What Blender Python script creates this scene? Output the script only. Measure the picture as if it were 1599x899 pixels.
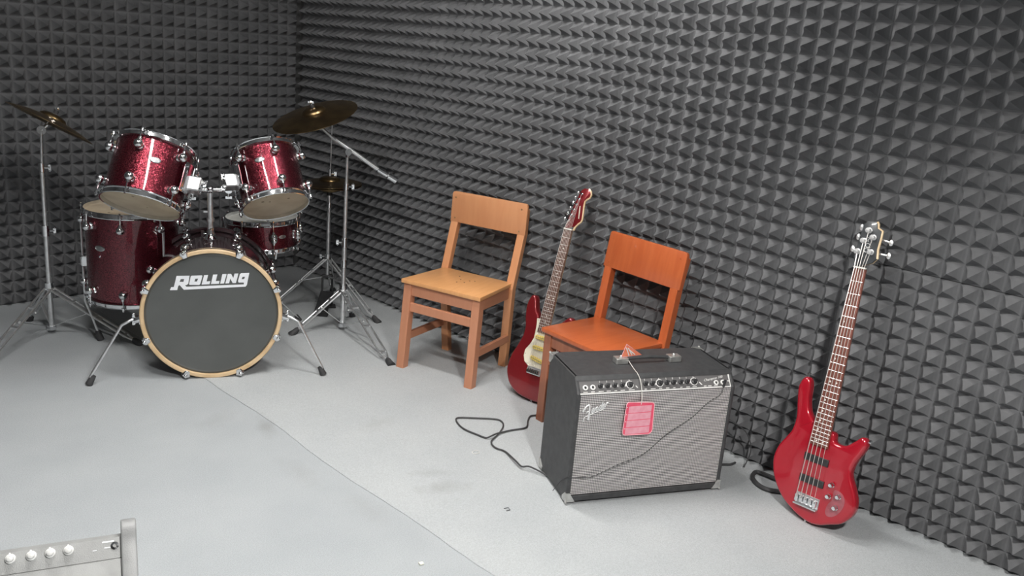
import bpy, math, random
from mathutils import Vector, Matrix
random.seed(7)
SC = bpy.context.scene
COL = SC.collection
for o in list(bpy.data.objects): bpy.data.objects.remove(o)

# ------------------------------------------------------------------ camera
cd = bpy.data.cameras.new('camera'); cam = bpy.data.objects.new('camera', cd); COL.objects.link(cam)
CR = Matrix(((0.70405451, 0.13786619, -0.69663489), (-0.70532388, 0.24987943, -0.66338413), (0.08261649, 0.9584118, 0.27316905)))
cam.matrix_world = Matrix.Translation((0, 0, 1.56)) @ CR.to_4x4()
cd.sensor_width = 36; cd.lens = 36*1354/1599; cd.clip_start = .05
SC.camera = cam
# ------------------------------------------------------------------ world, exposure
w = bpy.data.worlds.new('world'); SC.world = w; w.use_nodes = True
w.node_tree.nodes['Background'].inputs[0].default_value = (.75, .85, 1, 1)
w.node_tree.nodes['Background'].inputs[1].default_value = .0
SC.view_settings.view_transform = 'Standard'; SC.view_settings.look = 'None'
SC.view_settings.gamma = 1; SC.view_settings.use_curve_mapping = False
SC.view_settings.exposure = 0.92
# ceiling lamps of the room: two battens with half-round diffusers and one recessed downlight
PANELS = [(.84, 1.66, 2.92, 9, 40), (2.13, 1.85, 2.75, 4, 44)]     # x, y from, y to, turn in degrees, emission
DOWN = (.60, -.45, .11, 250)        # x, y, radius, power in watt
LAMP_COL = (1.0, .98, .95)
CEIL = 2.62

# ------------------------------------------------------------------ materials
def mat(name, col, rough=.5, metal=0, coat=0, spec=.5, trans=0, emit=None, es=0):
    m = bpy.data.materials.new(name); m.use_nodes = True
    b = m.node_tree.nodes['Principled BSDF']
    b.inputs['Base Color'].default_value = (*col, 1); b.inputs['Roughness'].default_value = rough
    b.inputs['Metallic'].default_value = metal; b.inputs['Coat Weight'].default_value = coat
    b.inputs['Coat Roughness'].default_value = .04
    b.inputs['Specular IOR Level'].default_value = spec
    if emit: b.inputs['Emission Color'].default_value = (*emit, 1); b.inputs['Emission Strength'].default_value = es
    return m
def nodes(m): return m.node_tree.nodes, m.node_tree.links, m.node_tree.nodes['Principled BSDF']
def noisecol(m, c1, c2, scale, detail=3, stretch=(1, 1, 1), lo=.35, hi=.65, bump=0, bscale=None, coords='Object'):
    N, L, B = nodes(m)
    tc = N.new('ShaderNodeTexCoord'); mp = N.new('ShaderNodeMapping'); mp.inputs['Scale'].default_value = stretch
    L.new(tc.outputs[coords], mp.inputs['Vector'])
    n = N.new('ShaderNodeTexNoise'); n.inputs['Scale'].default_value = scale; n.inputs['Detail'].default_value = detail
    L.new(mp.outputs[0], n.inputs['Vector'])
    r = N.new('ShaderNodeValToRGB'); r.color_ramp.elements[0].position = lo; r.color_ramp.elements[1].position = hi
    r.color_ramp.elements[0].color = (*c1, 1); r.color_ramp.elements[1].color = (*c2, 1)
    L.new(n.outputs['Fac'], r.inputs[0]); L.new(r.outputs[0], B.inputs['Base Color'])
    if bump:
        n2 = N.new('ShaderNodeTexNoise'); n2.inputs['Scale'].default_value = bscale or scale*4; n2.inputs['Detail'].default_value = 4
        L.new(mp.outputs[0], n2.inputs['Vector'])
        bp = N.new('ShaderNodeBump'); bp.inputs['Strength'].default_value = bump; bp.inputs['Distance'].default_value = .002
        L.new(n2.outputs['Fac'], bp.inputs['Height']); L.new(bp.outputs[0], B.inputs['Normal'])
    return r.outputs[0]

FOAM = mat('foam', (.1, .1, .1), .95, spec=.2); noisecol(FOAM, (.134, .136, .141), (.172, .174, .180), 9, 4, bump=.5, bscale=900)
def carpet(name, a, b):
    m = mat(name, a, .95, spec=.15); N, L, B = nodes(m)
    out = noisecol(m, a, b, 3.2, 6, bump=.9, bscale=330, coords='Generated' if 0 else 'Object')
    # speckle
    tc = N.new('ShaderNodeTexCoord')
    n = N.new('ShaderNodeTexNoise'); n.inputs['Scale'].default_value = 260; n.inputs['Detail'].default_value = 2
    L.new(tc.outputs['Object'], n.inputs['Vector'])
    r = N.new('ShaderNodeMapRange'); r.inputs['From Min'].default_value = .3; r.inputs['From Max'].default_value = .7
    r.inputs['To Min'].default_value = .88; r.inputs['To Max'].default_value = 1.08
    L.new(n.outputs['Fac'], r.inputs['Value'])
    mx = N.new('ShaderNodeMix'); mx.data_type = 'RGBA'; mx.blend_type = 'MULTIPLY'; mx.inputs[0].default_value = 1
    L.new(out, mx.inputs[6]); L.new(r.outputs[0], mx.inputs[7])
    last = mx.outputs[2]
    # dirt stains: (x, y, rx, ry, angle, strength)
    for (sx, sy, rx, ry, an, st) in [(1.90, 2.06, .10, .045, -.5, .22), (1.65, 2.86, .10, .035, 1.2, .25), (1.93, 2.17, .09, .03, -.6, .14), (1.52, 3.02, .12, .05, .4, .1),
                                     (2.02, 2.62, .09, .05, .2, .12), (1.55, 2.45, .14, .05, 1.5, .1), (1.60, 2.1, .12, .05, 1.5, .1), (2.62, 3.05, .16, .08, .3, .08)]:
        mp = N.new('ShaderNodeMapping'); mp.vector_type = 'TEXTURE'
        mp.inputs['Location'].default_value = (sx, sy, 0); mp.inputs['Rotation'].default_value = (0, 0, an); mp.inputs['Scale'].default_value = (rx, ry, 1)
        L.new(tc.outputs['Object'], mp.inputs['Vector'])
        ln = N.new('ShaderNodeVectorMath'); ln.operation = 'LENGTH'; L.new(mp.outputs[0], ln.inputs[0])
        ad = N.new('ShaderNodeMath'); ad.operation = 'MULTIPLY_ADD'; ad.inputs[1].default_value = 1.6
        nn = N.new('ShaderNodeTexNoise'); nn.inputs['Scale'].default_value = 18; nn.inputs['Detail'].default_value = 4
        L.new(tc.outputs['Object'], nn.inputs['Vector']); L.new(nn.outputs['Fac'], ad.inputs[0]); L.new(ln.outputs['Value'], ad.inputs[2])
        rr = N.new('ShaderNodeMapRange'); rr.inputs['From Min'].default_value = .9; rr.inputs['From Max'].default_value = 2.0
        rr.inputs['To Min'].default_value = st; rr.inputs['To Max'].default_value = 0; rr.clamp = True
        L.new(ad.outputs[0], rr.inputs['Value'])
        m2 = N.new('ShaderNodeMix'); m2.data_type = 'RGBA'; m2.inputs[7].default_value = (.16, .14, .12, 1)
        L.new(rr.outputs[0], m2.inputs[0]); L.new(last, m2.inputs[6]); last = m2.outputs[2]
    L.new(last, B.inputs['Base Color'])
    return m
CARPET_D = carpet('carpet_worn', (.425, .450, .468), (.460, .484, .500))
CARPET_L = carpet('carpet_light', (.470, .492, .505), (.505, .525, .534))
CEILM = mat('ceiling_paint', (.35, .35, .35), .9); noisecol(CEILM, (.33, .33, .33), (.37, .37, .37), 4)
WALLP = mat('wall_paint', (.3, .3, .3), .9); noisecol(WALLP, (.09, .09, .09), (.11, .11, .11), 3)
LAMPM = mat('lamp_glow', (1, 1, 1), .5, emit=LAMP_COL, es=1)
WHITEP = mat('white_plastic', (.78, .78, .76), .35)
CHROME = mat('chrome', (.80, .81, .83), .09, 1); noisecol(CHROME, (.76, .77, .79), (.86, .87, .88), 30)
CHROME2 = mat('worn_chrome', (.8, .81, .82), .3, .9); noisecol(CHROME2, (.74, .75, .76), (.86, .87, .88), 40, bump=.1)
STEEL = mat('brushed_steel', (.55, .56, .57), .32, 1); noisecol(STEEL, (.48, .49, .5), (.62, .63, .63), 60)
RUBBER = mat('black_rubber', (.035, .036, .038), .7); noisecol(RUBBER, (.03, .03, .032), (.05, .05, .052), 40)
BLACKP = mat('black_plastic', (.03, .03, .032), .4); noisecol(BLACKP, (.026, .026, .028), (.04, .04, .042), 30)
CABLE = mat('cable_rubber', (.05, .05, .052), .55); noisecol(CABLE, (.045, .045, .047), (.065, .065, .067), 30)
def sparkle(name, c1, c2):
    m = mat(name, c1, .30, .9, 1.0); N, L, B = nodes(m)
    tc = N.new('ShaderNodeTexCoord'); v = N.new('ShaderNodeTexVoronoi'); v.inputs['Scale'].default_value = 420
    L.new(tc.outputs['Object'], v.inputs['Vector'])
    r = N.new('ShaderNodeValToRGB'); r.color_ramp.elements[0].color = (*c1, 1); r.color_ramp.elements[1].color = (*c2, 1)
    r.color_ramp.elements[0].position = .2; r.color_ramp.elements[1].position = .95
    sep = N.new('ShaderNodeSeparateColor'); L.new(v.outputs['Color'], sep.inputs[0]); L.new(sep.outputs[0], r.inputs[0]); L.new(r.outputs[0], B.inputs['Base Color'])
    nm = N.new('ShaderNodeVectorMath'); nm.operation = 'MULTIPLY_ADD'; nm.inputs[1].default_value = (.36, .36, .36)
    g = N.new('ShaderNodeNewGeometry'); L.new(v.outputs['Color'], nm.inputs[0])
    sb = N.new('ShaderNodeVectorMath'); sb.operation = 'SUBTRACT'; L.new(g.outputs['Normal'], sb.inputs[0]); sb.inputs[1].default_value = (.18, .18, .18)
    L.new(sb.outputs[0], nm.inputs[2]); nz = N.new('ShaderNodeVectorMath'); nz.operation = 'NORMALIZE'; L.new(nm.outputs[0], nz.inputs[0]); L.new(nz.outputs[0], B.inputs['Normal'])
    return m
WINE = sparkle('wine_sparkle', (.075, .008, .016), (.30, .04, .06))
BDSHELL = mat('dark_gloss_shell', (.05, .03, .035), .12, 0, 1); noisecol(BDSHELL, (.04, .025, .03), (.07, .035, .04), 20)
HEADT = mat('tan_drum_head', (.50, .41, .29), .55); noisecol(HEADT, (.45, .36, .25), (.56, .47, .34), 9, 5)
HEADW = mat('white_drum_head', (.62, .62, .58), .5); noisecol(HEADW, (.54, .54, .50), (.68, .68, .64), 10, 5)
HEADB = mat('black_drum_head', (.085, .09, .088), .42); noisecol(HEADB, (.080, .085, .083), (.095, .10, .098), 6, 4)
HEADSPOT = mat('head_spot', (.24, .18, .12), .6); noisecol(HEADSPOT, (.2, .15, .1), (.3, .23, .16), 30)
HOOPW = mat('maple_hoop', (.66, .47, .27), .4); noisecol(HOOPW, (.58, .40, .22), (.74, .55, .34), 12, 4, (1, 1, 5))
LOGOW = mat('white_print', (.80, .82, .86), .5); noisecol(LOGOW, (.78, .80, .84), (.84, .86, .89), 30)
BRASS = mat('brass', (.36, .23, .09), .33, 1)
def brass():
    N, L, B = nodes(BRASS); noisecol(BRASS, (.22, .15, .08), (.36, .25, .12), 14, 5)
    tc = N.new('ShaderNodeTexCoord'); ln = N.new('ShaderNodeVectorMath'); ln.operation = 'LENGTH'
    L.new(tc.outputs['Object'], ln.inputs[0])
    ml = N.new('ShaderNodeMath'); ml.operation = 'MULTIPLY'; ml.inputs[1].default_value = 900; L.new(ln.outputs['Value'], ml.inputs[0])
    s = N.new('ShaderNodeMath'); s.operation = 'SINE'; L.new(ml.outputs[0], s.inputs[0])
    bp = N.new('ShaderNodeBump'); bp.inputs['Strength'].default_value = .25; bp.inputs['Distance'].default_value = .0006
    L.new(s.outputs[0], bp.inputs['Height']); L.new(bp.outputs[0], B.inputs['Normal'])
brass()
def wood(name, a, b, rough, coat, scr=None):
    m = mat(name, a, rough, 0, coat); out = noisecol(m, a, b, 5, 6, (1.2, 9, 1.2), bump=.15, bscale=30)
    N, L, B = nodes(m)
    if scr:
        tc = N.new('ShaderNodeTexCoord'); mp = N.new('ShaderNodeMapping'); mp.inputs['Scale'].default_value = (7, 26, 9); L.new(tc.outputs['Object'], mp.inputs[0])
        n = N.new('ShaderNodeTexNoise'); n.inputs['Scale'].default_value = 2.1; n.inputs['Detail'].default_value = 7; n.inputs['Roughness'].default_value = .7
        L.new(mp.outputs[0], n.inputs['Vector'])
        r = N.new('ShaderNodeMapRange'); r.inputs['From Min'].default_value = .66; r.inputs['From Max'].default_value = .74; r.clamp = True
        r.inputs['To Max'].default_value = .5; L.new(n.outputs['Fac'], r.inputs['Value'])
        mx = N.new('ShaderNodeMix'); mx.data_type = 'RGBA'; mx.inputs[7].default_value = (*scr, 1)
        L.new(r.outputs[0], mx.inputs[0]); L.new(out, mx.inputs[6]); L.new(mx.outputs[2], B.inputs['Base Color'])
    return m
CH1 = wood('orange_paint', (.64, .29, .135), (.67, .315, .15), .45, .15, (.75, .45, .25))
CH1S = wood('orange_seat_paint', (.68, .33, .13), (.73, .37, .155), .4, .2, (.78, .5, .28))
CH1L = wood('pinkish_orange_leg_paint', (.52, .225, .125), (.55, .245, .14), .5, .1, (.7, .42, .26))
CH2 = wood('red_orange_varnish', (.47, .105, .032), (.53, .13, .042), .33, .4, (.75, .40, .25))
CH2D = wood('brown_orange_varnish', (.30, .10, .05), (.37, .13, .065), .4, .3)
DARKDOT = mat('dark_hole', (.06, .035, .02), .8); noisecol(DARKDOT, (.05, .03, .02), (.08, .04, .03), 30)
SCREW = mat('brass_screw', (.55, .45, .25), .4, 1); noisecol(SCREW, (.5, .4, .22), (.6, .5, .3), 50)
REDBASS = mat('candy_red', (.42, .008, .022), .18, .15, 1.0); noisecol(REDBASS, (.38, .006, .018), (.46, .012, .028), 3)
REDSTRAT = mat('dark_red_metallic', (.20, .010, .014), .28, .35, 1.0); noisecol(REDSTRAT, (.18, .008, .012), (.25, .014, .018), 3)
ROSE = mat('rosewood', (.10, .05, .035), .5); noisecol(ROSE, (.09, .045, .03), (.17, .085, .06), 20, 5, (6, 1, 6))
ROSE2 = mat('red_brown_rosewood', (.18, .06, .045), .5); noisecol(ROSE2, (.15, .055, .04), (.26, .09, .065), 20, 5, (6, 1, 6))
MAPLE = mat('maple_neck', (.80, .60, .36), .35, 0, .5); noisecol(MAPLE, (.72, .52, .30), (.85, .66, .42), 12, 4, (4, 1, 4))
NECKR = mat('red_brown_neck', (.30, .09, .06), .35, 0, .5); noisecol(NECKR, (.26, .08, .05), (.36, .12, .08), 12, 4, (4, 1, 4))
CREAM = mat('cream_pickguard', (.74, .69, .55), .35, 0, .3); noisecol(CREAM, (.70, .65, .51), (.78, .73, .60), 8)
YELLOWP = mat('aged_yellow_plastic', (.76, .58, .14), .4); noisecol(YELLOWP, (.72, .54, .11), (.80, .63, .18), 20)
FRETM = mat('fret_metal', (.85, .84, .82), .3, .9); noisecol(FRETM, (.8, .79, .77), (.9, .89, .87), 40)
STRM = mat('string_metal', (.86, .82, .78), .35, .8); noisecol(STRM, (.82, .78, .74), (.9, .86, .82), 60)
SATIN = mat('satin_nickel', (.86, .86, .86), .38, .8); noisecol(SATIN, (.82, .82, .82), (.9, .9, .9), 50)
BONE = mat('bone', (.82, .80, .74), .4); noisecol(BONE, (.78, .76, .7), (.86, .84, .78), 40)
HSBLACK = mat('headstock_black', (.07, .075, .08), .3, 0, .5); noisecol(HSBLACK, (.06, .065, .07), (.085, .09, .095), 12)
PLATE = mat('clear_red_plate', (.30, .05, .07), .2, 0, 1); noisecol(PLATE, (.28, .04, .055), (.36, .09, .11), 30)
TOLEX = mat('black_vinyl', (.045, .046, .048), .5, spec=.6); noisecol(TOLEX, (.042, .043, .045), (.060, .061, .063), 40, bump=.5, bscale=500)
PANELG = mat('grey_panel', (.17, .165, .165), .4, .2); noisecol(PANELG, (.155, .15, .15), (.185, .18, .18), 10)
PIPING = mat('silver_piping', (.80, .79, .77), .4); noisecol(PIPING, (.76, .75, .73), (.84, .83, .81), 40)
CORNER = mat('corner_metal', (.62, .62, .60), .35, .8); noisecol(CORNER, (.55, .55, .53), (.70, .70, .68), 40)
SILV = mat('silver_script', (.88, .88, .88), .3, .5); noisecol(SILV, (.84, .84, .84), (.92, .92, .92), 40)
PINK = mat('pink_card', (.85, .10, .18), .35); noisecol(PINK, (.82, .085, .16), (.88, .12, .2), 30)
PINKL = mat('pale_pink_field', (.86, .38, .46), .45); noisecol(PINKL, (.84, .34, .42), (.88, .42, .50), 60)
PINKE = mat('pink_edge', (.92, .50, .55), .4); noisecol(PINKE, (.9, .47, .52), (.94, .54, .58), 40)
WARNR = mat('warning_orange', (.80, .22, .12), .45); noisecol(WARNR, (.76, .2, .1), (.84, .26, .15), 40)
HAZEAMP = mat('hazed_vinyl', (.30, .305, .30), .45, spec=.5); noisecol(HAZEAMP, (.29, .295, .29), (.33, .335, .33), 30, bump=.3, bscale=400)  # likely black vinyl; lens haze and sheen painted in as pale grey
DHAZEAMP = mat('darker_hazed_vinyl', (.30, .305, .305), .45, spec=.5); noisecol(DHAZEAMP, (.28, .285, .285), (.32, .325, .325), 30, bump=.3, bscale=400)  # side panels and speaker ring, haze likewise painted into the grey
PAPER = mat('paper', (.85, .84, .72), .8); noisecol(PAPER, (.8, .8, .68), (.9, .88, .78), 40)
def grille():
    m = mat('silver_grille_cloth', (.5, .48, .47), .7); N, L, B = nodes(m)
    tc = N.new('ShaderNodeTexCoord')
    sx = N.new('ShaderNodeSeparateXYZ'); L.new(tc.outputs['Object'], sx.inputs[0])
    def wave(sock, freq, ph=0):
        a = N.new('ShaderNodeMath'); a.operation = 'MULTIPLY'; a.inputs[1].default_value = freq*2*math.pi; L.new(sock, a.inputs[0])
        s = N.new('ShaderNodeMath'); s.operation = 'SINE'; L.new(a.outputs[0], s.inputs[0]); return s.outputs[0]
    wz = wave(sx.outputs[2], 158); wx = wave(sx.outputs[1], 150)
    r = N.new('ShaderNodeValToRGB'); r.color_ramp.elements[0].position = 0; r.color_ramp.elements[1].position = 1
    r.color_ramp.elements[0].color = (.05, .048, .048, 1); r.color_ramp.elements[1].color = (.80, .77, .76, 1)
    e = r.color_ramp.elements.new(.40); e.color = (.25, .235, .23, 1)
    mr = N.new('ShaderNodeMapRange'); mr.inputs['From Min'].default_value = -1; mr.inputs['From Max'].default_value = 1
    ad = N.new('ShaderNodeMath'); ad.operation = 'MULTIPLY_ADD'; ad.inputs[1].default_value = .45; L.new(wx, ad.inputs[0]); L.new(wz, ad.inputs[2])
    L.new(ad.outputs[0], mr.inputs['Value']); L.new(mr.outputs[0], r.inputs[0]); L.new(r.outputs[0], B.inputs['Base Color'])
    bp = N.new('ShaderNodeBump'); bp.inputs['Strength'].default_value = .4; bp.inputs['Distance'].default_value = .001
    L.new(mr.outputs[0], bp.inputs['Height']); L.new(bp.outputs[0], B.inputs['Normal'])
    return m
GRILLE = grille()

# ------------------------------------------------------------------ mesh builder
XF = {}
V3 = lambda *a: Vector(a if len(a) == 3 else a[0])
def frame_from_axis(n, hint=(0, 0, 1)):
    n = Vector(n).normalized(); h = Vector(hint)
    if abs(n.dot(h.normalized())) > .98: h = Vector((1, 0, 0))
    x = (h - n*h.dot(n)).normalized(); y = n.cross(x)
    return Matrix((x, y, n)).transposed().to_4x4()
class MB:
    def __init__(s): s.v = []; s.f = []; s.sm = []
    def add(s, vs, fs, smooth=False):
        o = len(s.v); s.v += [Vector(p) for p in vs]; s.f += [tuple(i+o for i in f) for f in fs]; s.sm += [smooth]*len(fs); return s
    def xf(s, M, i0=0):
        for i in range(i0, len(s.v)): s.v[i] = M @ s.v[i]
        return s
    def box(s, c, d, M=None):
        x, y, z = d[0]/2, d[1]/2, d[2]/2; c = Vector(c)
        vs = [Vector((a*x, b*y, e*z)) for a in (-1, 1) for b in (-1, 1) for e in (-1, 1)]
        vs = [(M @ p if M else p) + c for p in vs]
        return s.add(vs, [(0, 1, 3, 2), (4, 6, 7, 5), (0, 4, 5, 1), (2, 3, 7, 6), (0, 2, 6, 4), (1, 5, 7, 3)])
    def beam(s, a, b, w, t, up=(0, 0, 1)):   # box from a to b, w across, t along 'up'
        a, b = Vector(a), Vector(b); d = (b-a).normalized(); u = Vector(up); u = (u-d*u.dot(d)).normalized(); sd = d.cross(u)
        vs = [p+sd*(i*w/2)+u*(j*t/2) for p in (a, b) for i in (-1, 1) for j in (-1, 1)]
        return s.add(vs, [(0, 1, 3, 2), (4, 6, 7, 5), (0, 4, 5, 1), (2, 3, 7, 6), (0, 2, 6, 4), (1, 5, 7, 3)])
    def hexa(s, bot, top):                    # 4 bottom pts, 4 top pts (same winding)
        return s.add(list(bot)+list(top), [(3, 2, 1, 0), (4, 5, 6, 7), (0, 1, 5, 4), (1, 2, 6, 5), (2, 3, 7, 6), (3, 0, 4, 7)])
    def lathe(s, prof, M=None, n=24, closed=False, smooth=True, caps=True):
        M = M or Matrix.Identity(4); vs = []; fs = []; k = len(prof)
        for i in range(n):
            a = 2*math.pi*i/n; c, q = math.cos(a), math.sin(a)
            vs += [M @ Vector((r*c, r*q, z)) for r, z in prof]
        for i in range(n):
            j = (i+1) % n
            for m in range(k if closed else k-1):
                m2 = (m+1) % k; fs.append((i*k+m, j*k+m, j*k+m2, i*k+m2))
        s.add(vs, fs, smooth)
        if caps and not closed:
            o = len(s.v)-n*k
            if prof[0][0] > 1e-6: s.f.append(tuple(o+i*k for i in range(n-1, -1, -1))); s.sm.append(False)
            if prof[-1][0] > 1e-6: s.f.append(tuple(o+i*k+k-1 for i in range(n))); s.sm.append(False)
        return s
    def cyl(s, a, b, r0, r1=None, n=12):
        a, b = Vector(a), Vector(b); M = Matrix.Translation(a) @ frame_from_axis(b-a)
        return s.lathe([(r0, 0), (r0 if r1 is None else r1, (b-a).length)], M, n)
    def sph(s, c, r, n=12, sc=(1, 1, 1), M=None):
        k = n//2; prof = [(math.sin(math.pi*i/k)*r, -math.cos(math.pi*i/k)*r) for i in range(k+1)]; prof[0] = (0, -r); prof[-1] = (0, r)
        T = Matrix.Translation(c) @ (M or Matrix.Identity(4)) @ Matrix.Diagonal((*sc, 1))
        return s.lathe(prof, T, n, caps=False)
    def tube(s, pts, r, n=8, closed=False):
        P = [Vector(p) for p in pts]; m = len(P); vs = []; fs = []; up = None
        for i in range(m):
            if closed: t = P[(i+1) % m]-P[i-1]
            else: t = P[min(i+1, m-1)]-P[max(i-1, 0)]
            t.normalize()
            if up is None: up = Vector((0, 0, 1)) if abs(t.z) < .9 else Vector((1, 0, 0))
            up = (up-t*up.dot(t)).normalized(); b = t.cross(up)
            rr = r[i] if isinstance(r, (list, tuple)) else r
            for j in range(n):
                a = 2*math.pi*j/n; vs.append(P[i]+up*math.cos(a)*rr+b*math.sin(a)*rr)
        for i in range(m if closed else m-1):
            i2 = (i+1) % m
            for j in range(n):
                j2 = (j+1) % n; fs.append((i*n+j, i*n+j2, i2*n+j2, i2*n+j))
        s.add(vs, fs, True)
        if not closed:
            o = len(s.v)-m*n; s.f += [tuple(o+j for j in range(n-1, -1, -1)), tuple(o+(m-1)*n+j for j in range(n))]; s.sm += [False, False]
        return s
    def prism(s, out, z0, z1, rnd=0, M=None, steps=3, backrnd=None):   # outline (ccw) extruded z0..z1, rounded rims
        M = M or Matrix.Identity(4); n = len(out); P = [Vector((x, y)) for x, y in out]
        area = sum(P[i].x*P[(i+1) % n].y-P[(i+1) % n].x*P[i].y for i in range(n))
        if area < 0: P.reverse()
        N = []
        for i in range(n):
            e1 = (P[i]-P[i-1]); e2 = (P[(i+1) % n]-P[i]); e1.normalize(); e2.normalize()
            m1 = Vector((e1.y, -e1.x)); m2 = Vector((e2.y, -e2.x)); q = m1+m2
            N.append(q.normalized() if q.length > 1e-6 else m1)
        br = rnd if backrnd is None else backrnd; rings = []
        if br: rings += [(-br*(1-math.sin(a)), z0+br*(1-math.cos(a))) for a in [math.pi/2*i/steps for i in range(steps+1)]]
        else: rings += [(0, z0)]
        if rnd: rings += [(-rnd*(1-math.cos(a)), z1-rnd+rnd*math.sin(a)) for a in [math.pi/2*i/steps for i in range(steps+1)]]
        else: rings += [(0, z1)]
        vs = []; fs = []
        for off, z in rings: vs += [M @ Vector((P[i].x+N[i].x*off, P[i].y+N[i].y*off, z)) for i in range(n)]
        for k in range(len(rings)-1):
            for i in range(n): j = (i+1) % n; fs.append((k*n+i, k*n+j, (k+1)*n+j, (k+1)*n+i))
        s.add(vs, fs, bool(rnd or br)); o = len(s.v)-len(vs); k = len(rings)-1
        s.f += [tuple(o+i for i in range(n-1, -1, -1)), tuple(o+k*n+i for i in range(n))]; s.sm += [False, False]
        return s
    def build(s, name, m, parent=None, world=False, bevel=0, label=None):
        me = bpy.data.meshes.new(name); vs = s.v
        if world and parent is not None: I = XF[parent].inverted(); vs = [I @ p for p in vs]
        me.from_pydata([tuple(p) for p in vs], [], s.f); me.polygons.foreach_set('use_smooth', s.sm)
        me.materials.append(m); me.validate(); me.update()
        if any(s.sm): me.set_sharp_from_angle(angle=math.radians(38))
        o = bpy.data.objects.new(name, me); COL.objects.link(o)
        if parent is not None: o.parent = parent; XF[o] = XF[parent].copy()
        else: XF[o] = Matrix.Identity(4)
        if bevel:
            b = o.modifiers.new('bevel', 'BEVEL'); b.width = bevel; b.segments = 2; b.limit_method = 'ANGLE'; b.angle_limit = math.radians(40)
        if label: o['label'] = label
        return o
def thing(name, label, cat, M, group=None):
    o = bpy.data.objects.new(name, None); COL.objects.link(o); o.empty_display_size = .05
    if not isinstance(M, Matrix): M = Matrix.Translation(M)
    o.matrix_world = M; XF[o] = M.copy(); o['label'] = label; o['category'] = cat
    if group: o['group'] = group
    return o
def tag(o, label, cat, group=None):
    o['label'] = label; o['category'] = cat
    if group: o['group'] = group
    return o
def struct(o): o['kind'] = 'structure'; return o
def catmull(P, k=4, closed=True):
    P = [Vector(p) for p in P]; n = len(P); out = []
    R = range(n) if closed else range(n-1)
    for i in R:
        g = (lambda j: P[j % n]) if closed else (lambda j: P[max(0, min(n-1, j))])
        p0, p1, p2, p3 = g(i-1), g(i), g(i+1), g(i+2)
        for t in [q/k for q in range(k)]:
            out.append(.5*((2*p1)+(p2-p0)*t+(2*p0-5*p1+4*p2-p3)*t*t+(3*p1-p0-3*p2+p3)*t**3))
    if not closed: out.append(P[-1])
    return out

# ------------------------------------------------------------------ room shell
XW, YW = 3.055, 4.915            # foam backing planes of the two padded walls
X0, Y0 = -1.6, -1.6
floor = struct(MB().box(((X0+XW)/2, (Y0+YW)/2, -.05), (XW-X0+.4, YW-Y0+.4, .1)).build('floor', CARPET_D))
m = MB(); edge = []
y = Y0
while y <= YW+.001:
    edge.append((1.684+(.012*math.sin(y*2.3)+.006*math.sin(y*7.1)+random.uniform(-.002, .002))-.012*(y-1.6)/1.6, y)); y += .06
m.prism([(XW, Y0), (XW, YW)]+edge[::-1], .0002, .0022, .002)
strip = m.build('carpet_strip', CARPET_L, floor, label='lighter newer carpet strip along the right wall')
ceiling = struct(MB().box(((X0+XW)/2, (Y0+YW)/2, CEIL+.05), (XW-X0+.4, YW-Y0+.4, .1)).build('ceiling', CEILM))
wr = struct(MB().box((XW+.06, (Y0+YW)/2, CEIL/2), (.1, YW-Y0+.4, CEIL)).build('wall_right', WALLP))
wl = struct(MB().box(((X0+XW)/2, YW+.06, CEIL/2), (XW-X0+.4, .1, CEIL)).build('wall_left', WALLP))
struct(MB().box((X0-.05, (Y0+YW)/2, CEIL/2), (.1, YW-Y0+.4, CEIL)).build('wall_side', WALLP))
struct(MB().box(((X0+XW)/2, Y0-.05, CEIL/2), (XW-X0+.4, .1, CEIL)).build('wall_rear', WALLP))

# acoustic foam: sheets of 15 x 15 soft pyramids. local: x across, y up, z out of the wall
PH, PV, PD, NP = .0647, .0624, .056, 15
RINGS = [(1, 0), (.82, .065), (.56, .27), (.30, .60), (.10, .93)]
def foam_mesh(seed, nx=NP, ny=NP):
    rnd = random.Random(seed); vs = []; fs = []
    sq = [(-1, -1), (0, -1), (1, -1), (1, 0), (1, 1), (0, 1), (-1, 1), (-1, 0)]
    for i in range(nx):
        for j in range(ny):
            cx, cy = (i+.5)*PH, (j+.5)*PV; o = len(vs)
            dx, dy, dh = rnd.gauss(0, .0011), rnd.gauss(-.0012, .0011), rnd.uniform(.95, 1.03)
            for r, hh in RINGS:
                for a, b in sq: vs.append((cx+a*PH/2*r+dx*hh, cy+b*PV/2*r+dy*hh, -.004+PD*dh*hh))
            vs.append((cx+dx, cy+dy, -.004+PD*dh))
            for k in range(len(RINGS)-1):
                for q in range(8):
                    q2 = (q+1) % 8; fs.append((o+k*8+q, o+k*8+q2, o+(k+1)*8+q2, o+(k+1)*8+q))
            k = len(RINGS)-1
            for q in range(8): fs.append((o+k*8+q, o+k*8+(q+1) % 8, o+(k+1)*8))
    # rim skirt so a sheet has thickness
    o = len(vs); X, Y = nx*PH, ny*PV
    vs += [(0, 0, -.003), (X, 0, -.003), (X, Y, -.003), (0, Y, -.003), (0, 0, -.012), (X, 0, -.012), (X, Y, -.012), (0, Y, -.012)]
    fs += [(o, o+4, o+5, o+1), (o+1, o+5, o+6, o+2), (o+2, o+6, o+7, o+3), (o+3, o+7, o+4, o), (o+4, o+7, o+6, o+5)]
    me = bpy.data.meshes.new('foam_panel'); me.from_pydata(vs, [], fs); me.materials.append(FOAM); me.update(); return me
FM = {}
def foam_panel(parent, M, seed, nx=NP, ny=NP):
    key = (seed, nx, ny)
    if key not in FM: FM[key] = foam_mesh(seed+nx*31+ny*7, nx, ny)
    o = bpy.data.objects.new('foam_panel', FM[key]); COL.objects.link(o); o.parent = parent; o.matrix_world = M; return o
rp = random.Random(3)
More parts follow.
